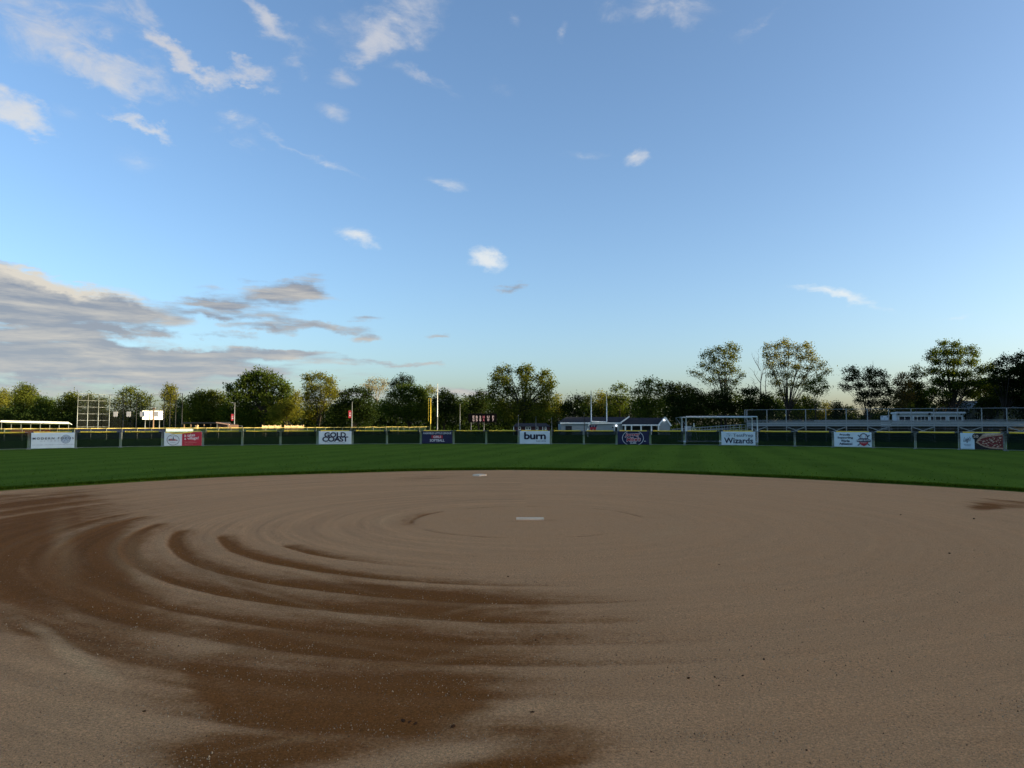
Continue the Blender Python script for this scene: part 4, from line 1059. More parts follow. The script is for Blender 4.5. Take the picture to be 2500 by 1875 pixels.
    MB().box((m1 + .1, 1.2, 0), (x2 + .2, 6, ze2 - .2)).build('porch_wall', mat('dark_siding', (.06, .065, .075), .8), e)
    for px_ in (1524, 1539, 1562, 1587, 1604): x = at(px_, 1040, Z).x - a.x; MB().box((x - .11, -1.3, 0), (x + .11, -1.08, ze2 - .22)).build('column', M_WHITE, e)
    MB().add([(x2 - .1, -1.0, 0), (W_, -1.0, 0), (W_, -1.0, ze2), (xp, -1.0, zr2 - .1), (x2 - .1, -1.0, ze2), (x2 - .1, 5, 0), (W_, 5, 0), (W_, 5, ze2), (xp, 5, zr2 - .1), (x2 - .1, 5, ze2)],
             [(0, 1, 2, 3, 4), (9, 8, 7, 6, 5), (1, 0, 5, 6), (2, 1, 6, 7), (3, 2, 7, 8), (4, 3, 8, 9), (0, 4, 9, 5)]).build('gable_wall', SID, e)
    for (p, q) in (((x2 - .25, ze2 - .1), (xp, zr2 + .08)), ((W_ + .15, ze2 - .25), (xp, zr2 + .08))): MB().obox((p[0], -1.15, p[1]), (q[0], -1.15, q[1]), .2, .2).build('barge_board', M_WHITE, e)
    for (x0, x1, y0, y1, nm, m) in ((1380.5, 1396, 1040.5, 1066, 'door', M_BLACKP), (1501, 1507.5, 1043, 1066, 'door', M_BLACKP)):
        xa = at(x0, 1040, Z).x - a.x; xb = at(x1, 1040, Z).x - a.x; zt = at(x0, y0, Z).z
        dr = MB().box((xa, -.05, 0), (xb, -.01, zt)).build(nm, m, e)
        if x0 > 1400: MB().box((xa - .1, -.07, 0), (xa, -.015, zt + .1)).box((xb, -.07, 0), (xb + .1, -.015, zt + .1)).box((xa, -.07, zt), (xb, -.015, zt + .1)).build('frame', M_WHITE, dr)
        else: MB().box((xa + .6, -.09, 1.0), (xa + .66, -.05, 1.1)).build('handle', M_GALV, dr)
    for (x0, x1, y0, y1) in ((1493, 1498.5, 1046, 1041.5), (1510, 1512.5, 1045, 1041.8), (1510, 1512.5, 1050, 1047), (1514, 1516.5, 1050, 1047)):
        window(e, at(x0, 1040, Z).x - a.x, at(x1, 1040, Z).x - a.x, at(x0, y0, Z).z, at(x0, y1, Z).z, -.01, .03, .04)
    lampm = glow_mat('lit_lamp', (.85, .92, 1.0), 1.0)
    for (px_, py_, y) in ((1504.5, 1038.8, -.25), (1621.8, 1026, -1.3)):
        c = at(px_, py_, Z + y); MB().box((-.13, -.1, -.1), (.13, .1, .1)).build('wall_lamp', lampm, e).location = (c.x - a.x, y, c.z - .05)
    # letter sign
    Z = 112.0; a = at(1437.5, 1052, Z); b = at(1458.5, 1038.5, Z); w = b.x - a.x; h = b.z - a.z
    e = empty('letter_sign', (a.x, Z, .05), 0, 'block letter W in navy and red with pale edge before the field house', 'sign')
    Wp = [(0, 1), (.33, 1), (.33, .9), (.28, .9), (.34, .45), (.44, .9), (.40, 1), (.60, 1), (.56, .9), (.66, .45), (.72, .9), (.67, .9), (.67, 1), (1, 1), (1, .9), (.94, .9), (.78, 0), (.60, 0), (.5, .4), (.40, 0), (.22, 0), (.06, .9), (0, .9)]
    MB().prism([((u - .5) * 1.08 * w + w / 2, (v - .5) * 1.10 * h + h / 2 + a.z) for u, v in Wp], .0, .06).build('edge', mat('outline_pink', (.50, .38, .40)), e)
    MB().prism([(u * w, v * h + a.z) for u, v in Wp], -.03, -.004).build('letter', M_NAVY, e)
    MB().prism([(u * w, v * h + a.z) for u, v in ((.11, .62), (.89, .62), (.77, .02), (.61, .02), (.5, .42), (.39, .02), (.23, .02))], -.045, -.034).build('red_band', M_REDINK, e)
    for x in (.3, .7): MB().tube([(x * w, .1, 0), (x * w, .1, a.z + h * .4)], .04, 6).build('leg', M_DSTEEL, e)
    # football goalpost, seen at a slant
    Z = 106.0; L0 = at(1443.6, 1029.2, Z); L1 = at(1481.4, 1030.4, Z + 4.6)
    e = empty('goalpost', ((L0.x + L1.x) / 2, (L0.y + L1.y) / 2, .05), 0, 'white gooseneck football goalpost seen at a slant in front of the field house', 'goalpost')
    o0 = e.location.copy(); l0 = L0 - o0; l1 = L1 - o0; YP = mat('goal_white', (.84, .83, .78), .5)
    MB().tube([l0, l1], .09, 8).build('crossbar', YP, e, True)
    for (l, px_, top, Zq) in ((l0, 1443.6, 953.5, Z), (l1, 1481.4, 957, Z + 4.6)): MB().tube([l, Vector((l.x, l.y, at(px_, top, Zq).z - .05))], [.075, .06], 8).build('upright', YP, e, True)
    c = (l0 + l1) / 2; s = at(1434.5, 1040, Z + 1).x - o0.x
    pts = [Vector((s, -1.6, 0)), Vector((s, -1.6, 1.1)), Vector((s + .15, -1.5, 1.75)), Vector((s + .5, -1.35, 2.12)), Vector((l0.x + .1, l0.y + .3, l0.z - .03))]
    MB().tube(pts, .10, 8).build('gooseneck', YP, e, True)


build_centre()


# ------------------------------------------------------------------ right: soccer goals, ramp, bleachers, press box
def build_goals():
    lab = ('white soccer goal in front, nearer the outfield fence', 'white soccer goal nested just behind the other one')
    for k, (xa, xb, Z, yt) in enumerate(((1675, 1848.5, 72.5, 1017.3), (1664.8, 1836, 74.5, 1018.9))):
        a = at(xa, yt, Z); b = at(xb, yt + .4 * k, Z + .2); W_ = b.x - a.x; H = a.z - .05
        e = empty('soccer_goal', (a.x, Z, .05), 0, lab[k], 'soccer goal', 'soccer goals by the bleacher ramp')
        M = mat('goal_paint', (.62, .66, .70), .4)
        MB().tube([(0, 0, H), (W_, .2, H)], .06, 8).build('crossbar', M, e, True)
        for x, y in ((0, 0), (W_, .2)):
            MB().tube([(x, y, 0), (x, y, H)], .06, 8).build('post', M, e, True)
            MB().tube([(x, y, H), (x - .42, y + 1.0, H - .03), (x, y + 1.9, .9), (x, y + 2.0, .05)], .022, 6).build('net_arm', M_GALV, e, True)
            MB().tube([(x - .42, y + 1.0, H - .03), (x - .02, y + .05, H - .85)], .018, 5).build('brace', M_GALV, e)
            MB().tube([(x, y, .05), (x, y + 2.0, .05)], .04, 6).build('ground_bar', M, e)
        MB().tube([(0, 2.0, .05), (W_, 2.2, .05)], .05, 6).build('back_bar', M, e)


def build_bleachers():
    line = lambda px, dz=0: on_line(px, 1823, 79, 2457, 70)
    pxs = [1823, 1871.8, 1918.7, 1966.3, 2015.5, 2065.3, 2117, 2169, 2223.7, 2279.3, 2337.2, 2395.8, 2457.2, 2520, 2586, 2655]
    o0 = line(1823); P = [line(p) - o0 for p in pxs]
    ax = (P[-1] - P[0]).normalized(); back = Vector((-ax.y, ax.x, 0))          # away from the camera
    if back.y < 0: back = -back
    e = empty('bleacher', o0, 0, 'long aluminium bleacher seen from behind with cross-braced frame and tall back rail', 'bleacher')
    Zc = 75.0; zt = at(2100, 999.8, line(2100).y).z; zd1 = at(2100, 1032.3, line(2100).y).z; zd0 = at(2100, 1042, line(2100).y).z
    up = Vector((0, 0, 1)); ROWS = 7
    for k, p in enumerate(P):
        MB().obox(p, p + up * zt, .07, .07, (0, 1, 0)).build('post', M_STEEL, e)
        q = p + back * (ROWS * .72); MB().obox(p + up * (zd0 - .1) + back * .05, q + up * .35, .05, .07).build('stringer', M_DSTEEL, e)
        for f in (2, 4, 6): MB().obox(p + back * (f * .72), p + back * (f * .72) + up * max(.2, zd0 - .1 - f * .27), .05, .05, (0, 1, 0)).build('strut', M_DSTEEL, e)
        if k + 1 < len(P):
            n = P[k + 1]
            for (h, w) in ((zt, .05), (zd1 + .23, .05), ): MB().tube([p + up * h, n + up * h], w * .55, 6).build('rail', M_STEEL, e, True)
            MB().obox(p + up * (zd1 + .10) - back * .0, n + up * (zd1 + .10), .04, .06).build('rail', M_DSTEEL, e)
            hh = (zd1 - zd0) / 2
            for b_ in range(2): MB().obox(p + up * (zd0 + hh * (b_ + .5)) - back * .05, n + up * (zd0 + hh * (b_ + .5)) - back * .05, .03, hh - .025).build('kick_board', M_STEEL, e)
            for rw in range(ROWS):
                z = zd0 - .02 - rw * .27; d0 = back * (.15 + rw * .72)
                MB().obox(p + d0 + up * z + back * .15, n + d0 + up * z + back * .15, .30, .04).build('tread', M_UNDER, e)
                MB().obox(p + d0 + up * (z - .12) + back * .33, n + d0 + up * (z - .12) + back * .33, .03, .15).build('riser', M_UNDER, e)
                if rw < ROWS: MB().obox(p + d0 + up * (z + .30) + back * .45, n + d0 + up * (z + .30) + back * .45, .25, .04).build('seat_board', M_STEEL, e)
            q = [p + back * .03 + up * zd1, n + back * .03 + up * zd1, n + back * .03 + up * zt, p + back * .03 + up * zt]; th = back * .008
            MB().add(q + [v + th for v in q], [(0, 1, 2, 3), (7, 6, 5, 4), (0, 4, 5, 1), (1, 5, 6, 2), (2, 6, 7, 3), (3, 7, 4, 0)]).build('guard_mesh', M_CHAIN, e)
            if k % 2 == 0:
                zb = .25
                for (off, s, t) in ((-.02, p, n), (-.05, n, p)):
                    MB().obox(s + up * (zd0 - .03) + back * off, t + up * zb * 3.2 + back * off, .03, .075).build('brace', M_STEEL, e)
                    MB().obox(s + up * (zd0 - .12) + back * (1.4 + off), t + up * .5 + back * (1.4 + off), .02, .05).build('brace', M_DSTEEL, e)
                MB().obox(p + up * .7 - back * .03, n + up * .15 - back * .03, .02, .04).build('brace', M_DSTEEL, e)
    # end frame at the top of the ramp
    p = P[0]
    MB().obox(p - ax * .22 + up * zd1, p - ax * .22 + up * zt, .06, .06, (0, 1, 0)).build('end_post', M_STEEL, e)
    MB().obox(p - ax * .22 + up * zt, p + back * 1.6 + up * zt, .05, .05).build('end_rail', M_STEEL, e); MB().obox(p - ax * .2 + up * (zt - .1), p + up * (zt - .75), .03, .03).build('end_brace', M_STEEL, e)
    # ramp
    A = at(1641, 1048.5, 84); B = at(1820, 1036.3, 79.5); A.z -= .05; B.z -= .05
    e = empty('access_ramp', (A.x, A.y, .05), 0, 'aluminium access ramp with pipe handrails climbing to the bleacher end', 'ramp')
    o0 = Vector((A.x, A.y, 0)); a = A - o0; b = B - o0; dn = Vector((0, 1.3, 0)); n = 13
    for dd, m in ((Vector((0, 0, 0)), M_STEEL), (dn, M_DSTEEL)):
        MB().tube([a + dd, b + dd], .03, 6).build('handrail', m, e, True)
        MB().tube([a + dd - up * .28, b + dd - up * .30], .025, 6).build('handrail', m, e, True)
        for k in range(n + 1):
            t = k / n; q = a.lerp(b, t) + dd; MB().tube([q, Vector((q.x, q.y, 0))], .025, 6).build('post', m, e)
    MB().obox(a - up * 1.0 + dn * .5, b - up * .95 + dn * .5, 1.25, .06).build('deck', M_DSTEEL, e)
    c0 = at(1711, 1050, 81.5) - o0; c1 = at(1822, 1050.5, 79.0) - o0
    MB().tube([c0, c1], .03, 6).build('landing_rail', M_STEEL, e); MB().tube([c0 - up * .35, c1 - up * .35], .025, 6).build('landing_rail', M_DSTEEL, e)
    g = at(1686, 1048, 83.0)                                   # pale cabinet and a folded A-frame by the ramp
    o = MB().box((-.32, -.25, 0), (.32, .25, g.z + .25)).box((-.36, -.29, g.z + .25), (.36, .29, g.z + .31)).build('storage_cabinet', mat('pale_grey', (.45, .47, .50), .6)); o.location = (g.x - .25, 83.2, .05)
    tag(o, 'pale grey box cabinet standing beside the ramp rail', 'cabinet')
    g = at(1694, 1034, 86); e = empty('folding_stand', (g.x, 86, .05), 0, 'narrow white A-shaped stand poking up behind the ramp rail', 'stand')
    for s in (-1, 1): MB().tube([(s * .42, 0, 0), (0, 0, g.z - .05)], .025, 6).build('leg', M_WHITE, e)
    MB().box((-.06, -.03, g.z - .1), (.06, .03, g.z)).build('hinge', M_WHITE, e)


def build_right_far():
    Z = 104.0; a = at(2188, 1030, Z); b = at(2353, 1005.5, Z); W_ = b.x - a.x
    z0 = at(2188, 1031.5, Z).z - .05; z1 = at(2188, 1009.8, Z).z - .05; z2 = at(2188, 1005.4, Z).z - .05
    e = empty('press_box', (a.x, Z, .05), 0, 'white press box with a row of dark windows raised above the far stand', 'press box')
    MB().box((.08, 0, z0), (W_ - .08, 1.2, z1)).build('wall', mat('box_white', (.50, .54, .60), .6, .05), e)
    MB().add([(-.08, -.3, z1), (W_ + .08, -.3, z1), (W_ + .08, 1.3, z1 - .05), (-.08, 1.3, z1 - .05), (-.08, -.3, z2), (W_ + .08, -.3, z2), (W_ + .08, 1.3, z2 - .08), (-.08, 1.3, z2 - .08)], [(3, 2, 1, 0), (4, 5, 6, 7), (0, 1, 5, 4), (1, 2, 6, 5), (2, 3, 7, 6), (3, 0, 4, 7)]).build('roof', mat('box_trim', (.56, .59, .64), .6), e)
    for (x0, x1, bars) in ((2194, 2223, 2), (2230, 2266.5, 4), (2271, 2309, 3), (2316, 2348, 2)):
        window(e, at(x0, 1020, Z).x - a.x, at(x1, 1020, Z).x - a.x, at(x0, 1028, Z).z - .05, at(x0, 1016, Z).z - .05, -.01, .06, .05, bars)
    sp = mat('black_paint', (.015, .016, .02))
    for (px_, py_, r) in ((2268.5, 1011.5, .18), (2193.5, 1012, .11), (2347, 1012, .11)):
        c = at(px_, py_, Z - .3); MB().tube([(c.x - a.x, -.42, c.z), (c.x - a.x, -.2, c.z)], [r, r * .7], 10).build('loudspeaker', sp, e)
    for k in range(5): x = .3 + (W_ - .6) * k / 4; MB().box((x - .07, .1, 0), (x + .07, .24, z0)).build('leg', M_DSTEEL, e)
    # far stand rails
    Z = 98.0
    e = empty('far_stand', at(2100, 1045, Z) * 1.0, 0, 'far stand with pale seat boards showing over the near bleacher deck', 'bleacher'); e.location.z = .05; o0 = e.location.copy()
    for (xa, xb, y, m, nm) in ((1990, 2180, 1027.5, M_STEEL, 'seat_board'), (1880, 2500, 1030.2, M_STEEL, 'seat_board'), (2354, 2455, 1027.6, M_STEEL, 'seat_board'), (1860, 2540, 1033, M_DSTEEL, 'tread')):
        p = at(xa, y, Z) - o0; q = at(xb, y, Z) - o0; MB().box((p.x, 0, p.z - .05), (q.x, .3, p.z + .05)).build(nm, m, e)
    for k in range(14): x = at(1865 + k * 51, 1030, Z).x - o0.x; MB().box((x - .04, .32, 0), (x + .04, .40, at(2000, 1029, Z).z - .05)).build('post', M_DSTEEL, e)
    # white box truck, seen from the rear
    Z = 108.0; a = at(2150, 1030, Z); b = at(2168, 1015, Z); w = b.x - a.x; h = b.z - .05
    e = empty('box_truck', (a.x, Z, .05), -math.atan2(a.x, Z), 'white box-bodied vehicle seen from the rear between the bleacher posts', 'truck')
    MB().box((0, 0, .7), (w, 3.4, h)).build('body', mat('truck_white', (.62, .66, .74), .45, .04), e)
    MB().add([(w + .01, 2.0, .7), (w + .55, 2.0, .7), (w + .02, 2.0, h - .6), (w + .01, 4.6, .7), (w + .55, 4.6, .7), (w + .02, 4.6, h - .6)], [(0, 1, 2), (5, 4, 3), (1, 0, 3, 4), (2, 1, 4, 5), (0, 2, 5, 3)]).build('cab_side', mat('truck_white', (.62, .66, .74)), e)
    for s in (.17, .80): MB().box((w * s - .07, -.03, h - .24), (w * s + .10, -.002, h - .10)).build('tail_lamp', sp, e)
    MB().box((w * .49, -.015, .8), (w * .51, -.002, h - .25)).build('door_gap', M_DSTEEL, e)
    for x in (.12, w - .12): MB().tube([(x - .1, .5, .36), (x + .1, .5, .36)], .36, 12).build('wheel', M_BLACKP, e)
    # houses behind the trees
    M_H = mat('house_siding', (.17, .175, .18), .8, .08); M_R = mat('house_shingle', (.10, .105, .115), .9, .15, 4)
    for (xa, xb, Z, ye, yr, wy0, wy1, lab) in ((2345, 2425, 172, 1000, 977, 1026, 1008, 'grey gabled house with pale trim half hidden by trunks'), (2440, 2580, 168, 995, 968, 1022, 1008, 'larger grey house with a steep shingle roof at the treeline end')):
        a = at(xa, 1040, Z); b = at(xb, 1040, Z); W_ = b.x - a.x; ze = at(xa, ye, Z).z - .05; zr = at(xa, yr, Z).z - .05
        e = empty('house', (a.x, Z, .05), 0, lab, 'house', 'houses behind the right-hand trees')
        MB().box((0, 0, 0), (W_, 9, ze)).build('wall', M_H, e)
        rf = MB(); rf.add([(-.4, -.5, ze - .1), (W_ + .4, -.5, ze - .1), (W_ + .2, 4.5, zr), (-.2, 4.5, zr), (-.4, 9.5, ze - .1), (W_ + .4, 9.5, ze - .1)], [(0, 1, 2, 3), (5, 4, 3, 2), (4, 0, 3), (1, 5, 2), (4, 5, 1, 0)])
        roof = rf.build('roof', M_R, e)
        gx = W_ * .45; gw = 1.9
        MB().add([(gx - gw, -.9, ze - 2.4), (gx + gw, -.9, ze - 2.4), (gx + gw, -.9, ze), (gx, -.9, ze + 1.7), (gx - gw, -.9, ze), (gx - gw, 2.5, ze - 2.4), (gx + gw, 2.5, ze - 2.4), (gx + gw, 2.5, ze), (gx, 2.5, ze + 1.7), (gx - gw, 2.5, ze)],
                 [(0, 1, 2, 3, 4), (9, 8, 7, 6, 5), (1, 0, 5, 6), (2, 1, 6, 7), (3, 2, 7, 8), (4, 3, 8, 9), (0, 4, 9, 5)]).build('front_gable', M_H, e)
        for s in (-1, 1): MB().obox((gx + s * (gw + .25), -1.0, ze - .25), (gx, -1.0, ze + 1.8), .25, .22).build('barge_board', mat('dull_trim', (.36, .37, .38), .7), e)
        for (wx, yq) in ((gx - .6, -.91), (W_ * .12, -.01), (W_ * .80, -.01)):
            window(e, wx, wx + 1.2, at(xa, wy0, Z).z - .05, at(xa, wy1, Z).z - .05, yq, .1, .06, 2)


build_goals(); build_bleachers(); build_right_far()

# ------------------------------------------------------------------ trees
LEAF = {
    'olive': leaf_mat('leaf_olive', (.050, .070, .012), (.112, .128, .022)),
    'green': leaf_mat('leaf_green', (.032, .058, .010), (.078, .104, .020)),
    'dark': leaf_mat('leaf_dark', (.010, .020, .006), (.028, .042, .011), .35),  # darkened leaf for shaded trees, shade carried in its colour
    'yellow': leaf_mat('leaf_yellow', (.085, .095, .014), (.160, .158, .026)),
    'pale': leaf_mat('leaf_pale', (.150, .135, .080), (.260, .230, .140)),
    'russet': leaf_mat('leaf_russet', (.055, .048, .022), (.100, .080, .035)),
    'conifer': leaf_mat('leaf_conifer', (.011, .022, .010), (.030, .044, .018), .25),
}
M_BARK = mat('bark', (.035, .028, .022), .95, .3, 6)
M_BARKPALE = mat('bark_pale', (.16, .14, .12), .95, .25, 6)


def leaves_mesh(name, C, sig, per, size, m, r, flat=.8):
    """C (n,3) clump centres; per leaves each, gaussian sigma sig"""
    n = len(C) * per
    c = np.repeat(C, per, 0) + r.normal(0, 1, (n, 3)) * np.array([sig, sig, sig * flat])
    nrm = r.normal(0, 1, (n, 3)); nrm[:, 2] += .35; nrm /= np.linalg.norm(nrm, axis=1)[:, None]
    t = np.cross(nrm, r.normal(0, 1, (n, 3))); t /= np.linalg.norm(t, axis=1)[:, None] + 1e-9; b = np.cross(nrm, t)
    s = size * r.uniform(.65, 1.35, n)[:, None]
    V = np.stack([c - t * s * .5, c + b * s * .30, c + t * s * .5, c - b * s * .30], 1).reshape(-1, 3)
    return np_mesh(name, V, np.arange(n * 4).reshape(-1, 4), m)


def tree(label, Z, lobes, leaf='green', cov=3.0, size=.34, base=None, trunk_r=.25, group='trees behind the field', spread=1.0, name='broadleaf_tree', bark=None, fork=None, twig=.03, sig=.45, seed=None, twigs=None):
    Z = Z + 24.0
    k = Z / F_PX
    r = np.random.default_rng(seed if seed is not None else int(lobes[0][0] * 13 + Z)); rp = random.Random(int(lobes[0][0]))
    L = []
    for q in lobes:
        cx, cy, rx, ry = q[:4]; dz = q[4] if len(q) > 4 else rp.uniform(-.5, .5) * min(rx, 30) * k * spread
        g_ = 1.14 if cov < 1.8 else 1.08
        c = at(cx, cy, Z + dz); L.append((np.array(c), rx * k * g_, ry * k * g_))
    if base is None:
        base = sum(q[0] for q in lobes) / len(lobes)
    bx = at(base, 1040, Z).x; e = empty(name, (bx, Z, .04), 0, label, 'tree', group); o0 = np.array((bx, Z, .04))
    zs = [q[0][2] - q[2] for q in L]; zmin = max(.8, min(zs)); ztop = max(q[0][2] + q[2] for q in L)
    zf = fork if fork else max(1.2, zmin * .75)
    C = []; mb = MB(); bk = bark or M_BARK
    lean = rp.uniform(-.25, .25)
    f = Vector((lean, rp.uniform(-.2, .2), zf))
    mb.tube([(0, 0, -.1), (lean * .4, 0, zf * .4), tuple(f)], [trunk_r * 1.25, trunk_r, trunk_r * .85], 7)
    for (c, rx, rz) in L:
        lc = Vector(c - o0); hub = lc - Vector((0, 0, rz * .25))
        mid = f.lerp(hub, .5); mid.z += (hub - f).length * .04; mid.x -= (hub.x - f.x) * .12
        w = max(.035, trunk_r * .42 * min(1, (rx * rz) ** .5 / 2))
        mb.tube([tuple(f), tuple(mid), tuple(hub), tuple(lc + Vector((rp.uniform(-.2, .2) * rx, 0, rz * .55)))], [w * 1.5, w, w * .65, w * .25], 5, False)
        ar = math.pi * rx * rz; per = 16
        n = max(5, int(ar * cov * 1.35 / (size * size * .30 * per)))
        d = r.normal(0, 1, (n, 3)); d /= np.linalg.norm(d, axis=1)[:, None]
        rad = r.random(n) ** .45
        ry_ = (rx + rz) * .5
        cc = np.array(lc)[None] + d * rad[:, None] * np.array([rx, ry_, rz])[None] * .93
        C.append(cc)
        for q in range(0, n, max(1, n // 9)):
            p = Vector(cc[q]); s_ = hub.lerp(lc, rp.random()); m_ = s_.lerp(p, .5) + Vector((0, 0, .12 * rz))
            mb.tube([tuple(s_), tuple(m_), tuple(p)], [twig, twig * .7, twig * .3], 3, False)
    for (x0, y0, x1, y1) in (twigs or []):
        p0 = at(x0, y0, Z) - Vector(o0); p1 = at(x1, y1, Z) - Vector(o0); md = p0.lerp(p1, .55) + Vector((.15, 0, .1)); mb.tube([p0, md, p1], [.05, .035, .015], 4, False)
    mb.build('trunk', bk, e, True)
    C = np.concatenate(C); C[:, 2] = np.maximum(C[:, 2], .5)
    link('crown', leaves_mesh('crown', C, sig * (.6 + .4 * k / .085), 16, size, LEAF[leaf], r), e)
    return e


def bare_tree(label, Z, px_, y0, tips, r0=.16):
    Z = Z + 24.0
    bx = at(px_, 1040, Z).x; e = empty('bare_tree', (bx, Z, .04), 0, label, 'tree', 'trees behind the field'); o0 = Vector((bx, Z, .04))
    rp = random.Random(4); mb = MB(); tw = MB()
    f = at(px_, y0, Z) - o0; mb.tube([(0, 0, -.1), f], [r0 * 1.3, r0], 7)
    for (vx, vy, tx, ty, w) in tips:
        v = at(vx, vy, Z) - o0; t = at(tx, ty, Z) - o0; dd = rp.uniform(-.8, .8)
        t.y += dd
        pts = [v.lerp(t, s) + Vector((rp.uniform(-.12, .12), dd * 0, rp.uniform(-.1, .1))) * (1 if 0 < s < 1 else 0) for s in (0, .25, .5, .75, 1)]
        mb.tube(pts, [w, w * .85, w * .65, w * .45, w * .15], 5, False)
        for s in range(1, 5):
            p = pts[s]; q = p + Vector((rp.uniform(-.9, .9), rp.uniform(-.5, .5), rp.uniform(.3, 1.1))); tw.tube([p, p.lerp(q, .5) + Vector((.08, 0, 0)), q], [.03, .022, .008], 3, False)
    mb.build('trunk', M_BARK, e, True); tw.build('crown', M_BARK, e)
    return e


def build_trees():
    G = 'trees behind the field'
    # --- left
    tree('pale thin-leaved tree at the far end behind the long team shelter', 175, [(15, 968, 24, 18), (0, 985, 26, 26), (28, 1000, 20, 26), (-30, 980, 30, 30)], 'yellow', 1.9, .36, 12)
    tree('domed olive tree rising above the team shelter roof', 160, [(62, 955, 24, 20), (46, 972, 16, 22), (78, 978, 22, 22), (60, 995, 34, 30), (52, 1020, 40, 26)], 'olive', 3.0, .36, 62)
    tree('round low dark-green tree in the middle behind the team shelter', 155, [(104, 985, 18, 18), (118, 1000, 22, 28), (98, 1015, 30, 28)], 'green', 2.8, .36, 108)
    tree('broad olive tree at the backstop end of the team shelter', 152, [(175, 972, 18, 16), (158, 985, 18, 20), (186, 992, 22, 26), (150, 1010, 26, 28), (182, 1022, 30, 24)], 'olive', 3.0, .36, 172)
    tree('bushy olive tree seen through the railed end of the backstop', 150, [(213, 972, 13, 15), (232, 988, 16, 20), (252, 985, 14, 16), (222, 1012, 24, 26), (252, 1015, 22, 24)], 'olive', 2.7, .36, 232)
    tree('open-crowned tree with visible limbs behind the hanging plaques', 145, [(318, 957, 20, 13), (298, 970, 16, 14), (340, 968, 16, 14), (362, 978, 14, 12), (285, 988, 16, 12), (320, 985, 26, 16), (350, 993, 22, 14), (305, 1010, 30, 16), (345, 1015, 26, 14)], 'olive', 1.7, .34, 318, .22, fork=3.2)
    tree('narrow yellow-topped tree just left of the dugout behind the scoreboard', 148, [(414, 952, 16, 15), (408, 968, 15, 14), (422, 972, 14, 14), (414, 1000, 16, 26), (424, 1022, 20, 24)], 'yellow', 2.6, .34, 414)
    tree('slender green tree at the edge of the backstop', 142, [(441, 990, 13, 22), (448, 1015, 16, 24), (436, 1025, 16, 18)], 'green', 2.6, .34, 442)
    tree('dense round-headed tree behind the dark dugout', 138, [(488, 968, 18, 14), (515, 963, 20, 12), (470, 985, 22, 22), (505, 985, 32, 24), (538, 972, 16, 16), (545, 998, 16, 26), (480, 1012, 34, 26), (520, 1015, 36, 26)], 'olive', 3.1, .36, 505, .3)
    tree('biggest spreading oak-like tree behind the lamp post', 132, [(626, 912, 20, 15), (606, 925, 18, 16), (655, 920, 22, 16), (590, 938, 18, 16), (630, 940, 34, 24), (675, 938, 24, 20), (700, 950, 18, 18), (562, 950, 12, 15), (570, 975, 22, 26), (610, 972, 34, 28), (655, 972, 36, 28), (695, 978, 26, 26), (600, 1010, 36, 26), (560, 1012, 22, 26), (640, 1015, 40, 24), (680, 1018, 34, 22)], 'green', 3.0, .40, 640, .5, fork=3.5)
    tree('low yellow-lit tree under the right side of the big spreading tree', 128, [(700, 995, 22, 20), (680, 1010, 26, 20), (716, 1012, 22, 22), (722, 975, 14, 20)], 'yellow', 2.6, .36, 700)
    tree('tall golden-sided tree right of the big spreading tree', 145, [(756, 925, 18, 14), (784, 918, 17, 12), (806, 932, 14, 16), (764, 948, 24, 20), (798, 955, 24, 22), (818, 962, 12, 18), (752, 975, 18, 22), (785, 985, 28, 22), (760, 1012, 26, 20)], 'yellow', 2.2, .35, 778, .26)
    tree('dark layered tree behind the red and white pennant post', 122, [(845, 962, 18, 10), (872, 955, 22, 9), (895, 962, 18, 12), (838, 985, 22, 18), (878, 985, 32, 20), (850, 1012, 30, 22), (895, 1015, 30, 22), (818, 1012, 20, 22)], 'dark', 2.8, .34, 865, .25)
    tree('pale bleached tree with few leaves poking above the dark crowns', 185, [(908, 932, 16, 10), (935, 936, 16, 12), (895, 945, 18, 10), (920, 950, 26, 10)], 'pale', 1.0, .32, 918, .2, bark=M_BARKPALE)
    tree('dark tufted pine top behind the sunlit spreading crown', 170, [(984, 923, 12, 9), (968, 932, 8, 10), (1000, 930, 10, 9), (984, 940, 22, 10), (958, 940, 8, 9)], 'conifer', 2.6, .30, 984, .22, name='pine_tree')
    tree('sunlit-topped spreading tree below the pine top', 135, [(985, 948, 20, 9), (1012, 950, 22, 9), (1030, 958, 16, 10), (965, 965, 22, 14), (1000, 968, 34, 16), (1035, 975, 20, 16), (950, 995, 28, 24), (1000, 1000, 44, 26), (1040, 1005, 26, 26)], 'green', 3.2, .34, 998, .3)
    tree('small pale-lit crown left of the white pole top', 175, [(1047, 947, 10, 7), (1058, 955, 9, 9), (1040, 958, 10, 8)], 'yellow', 1.6, .32, 1050, .15)
    tree('dark rounded tree behind the white pole', 124, [(1082, 965, 16, 12), (1100, 972, 14, 14), (1072, 985, 22, 20), (1100, 998, 24, 24), (1070, 1020, 30, 20)], 'dark', 3.2, .34, 1085, .25)
    tree('low olive tree in the dip beside the thin net pole', 165, [(1120, 985, 12, 9), (1138, 982, 12, 10), (1130, 1002, 22, 16)], 'olive', 2.4, .34, 1130, .18)
    tree('dark small tree left of the great three-headed tree', 122, [(1173, 962, 12, 10), (1160, 978, 14, 14), (1180, 988, 16, 20), (1158, 1008, 26, 22)], 'dark', 2.9, .32, 1170, .2)
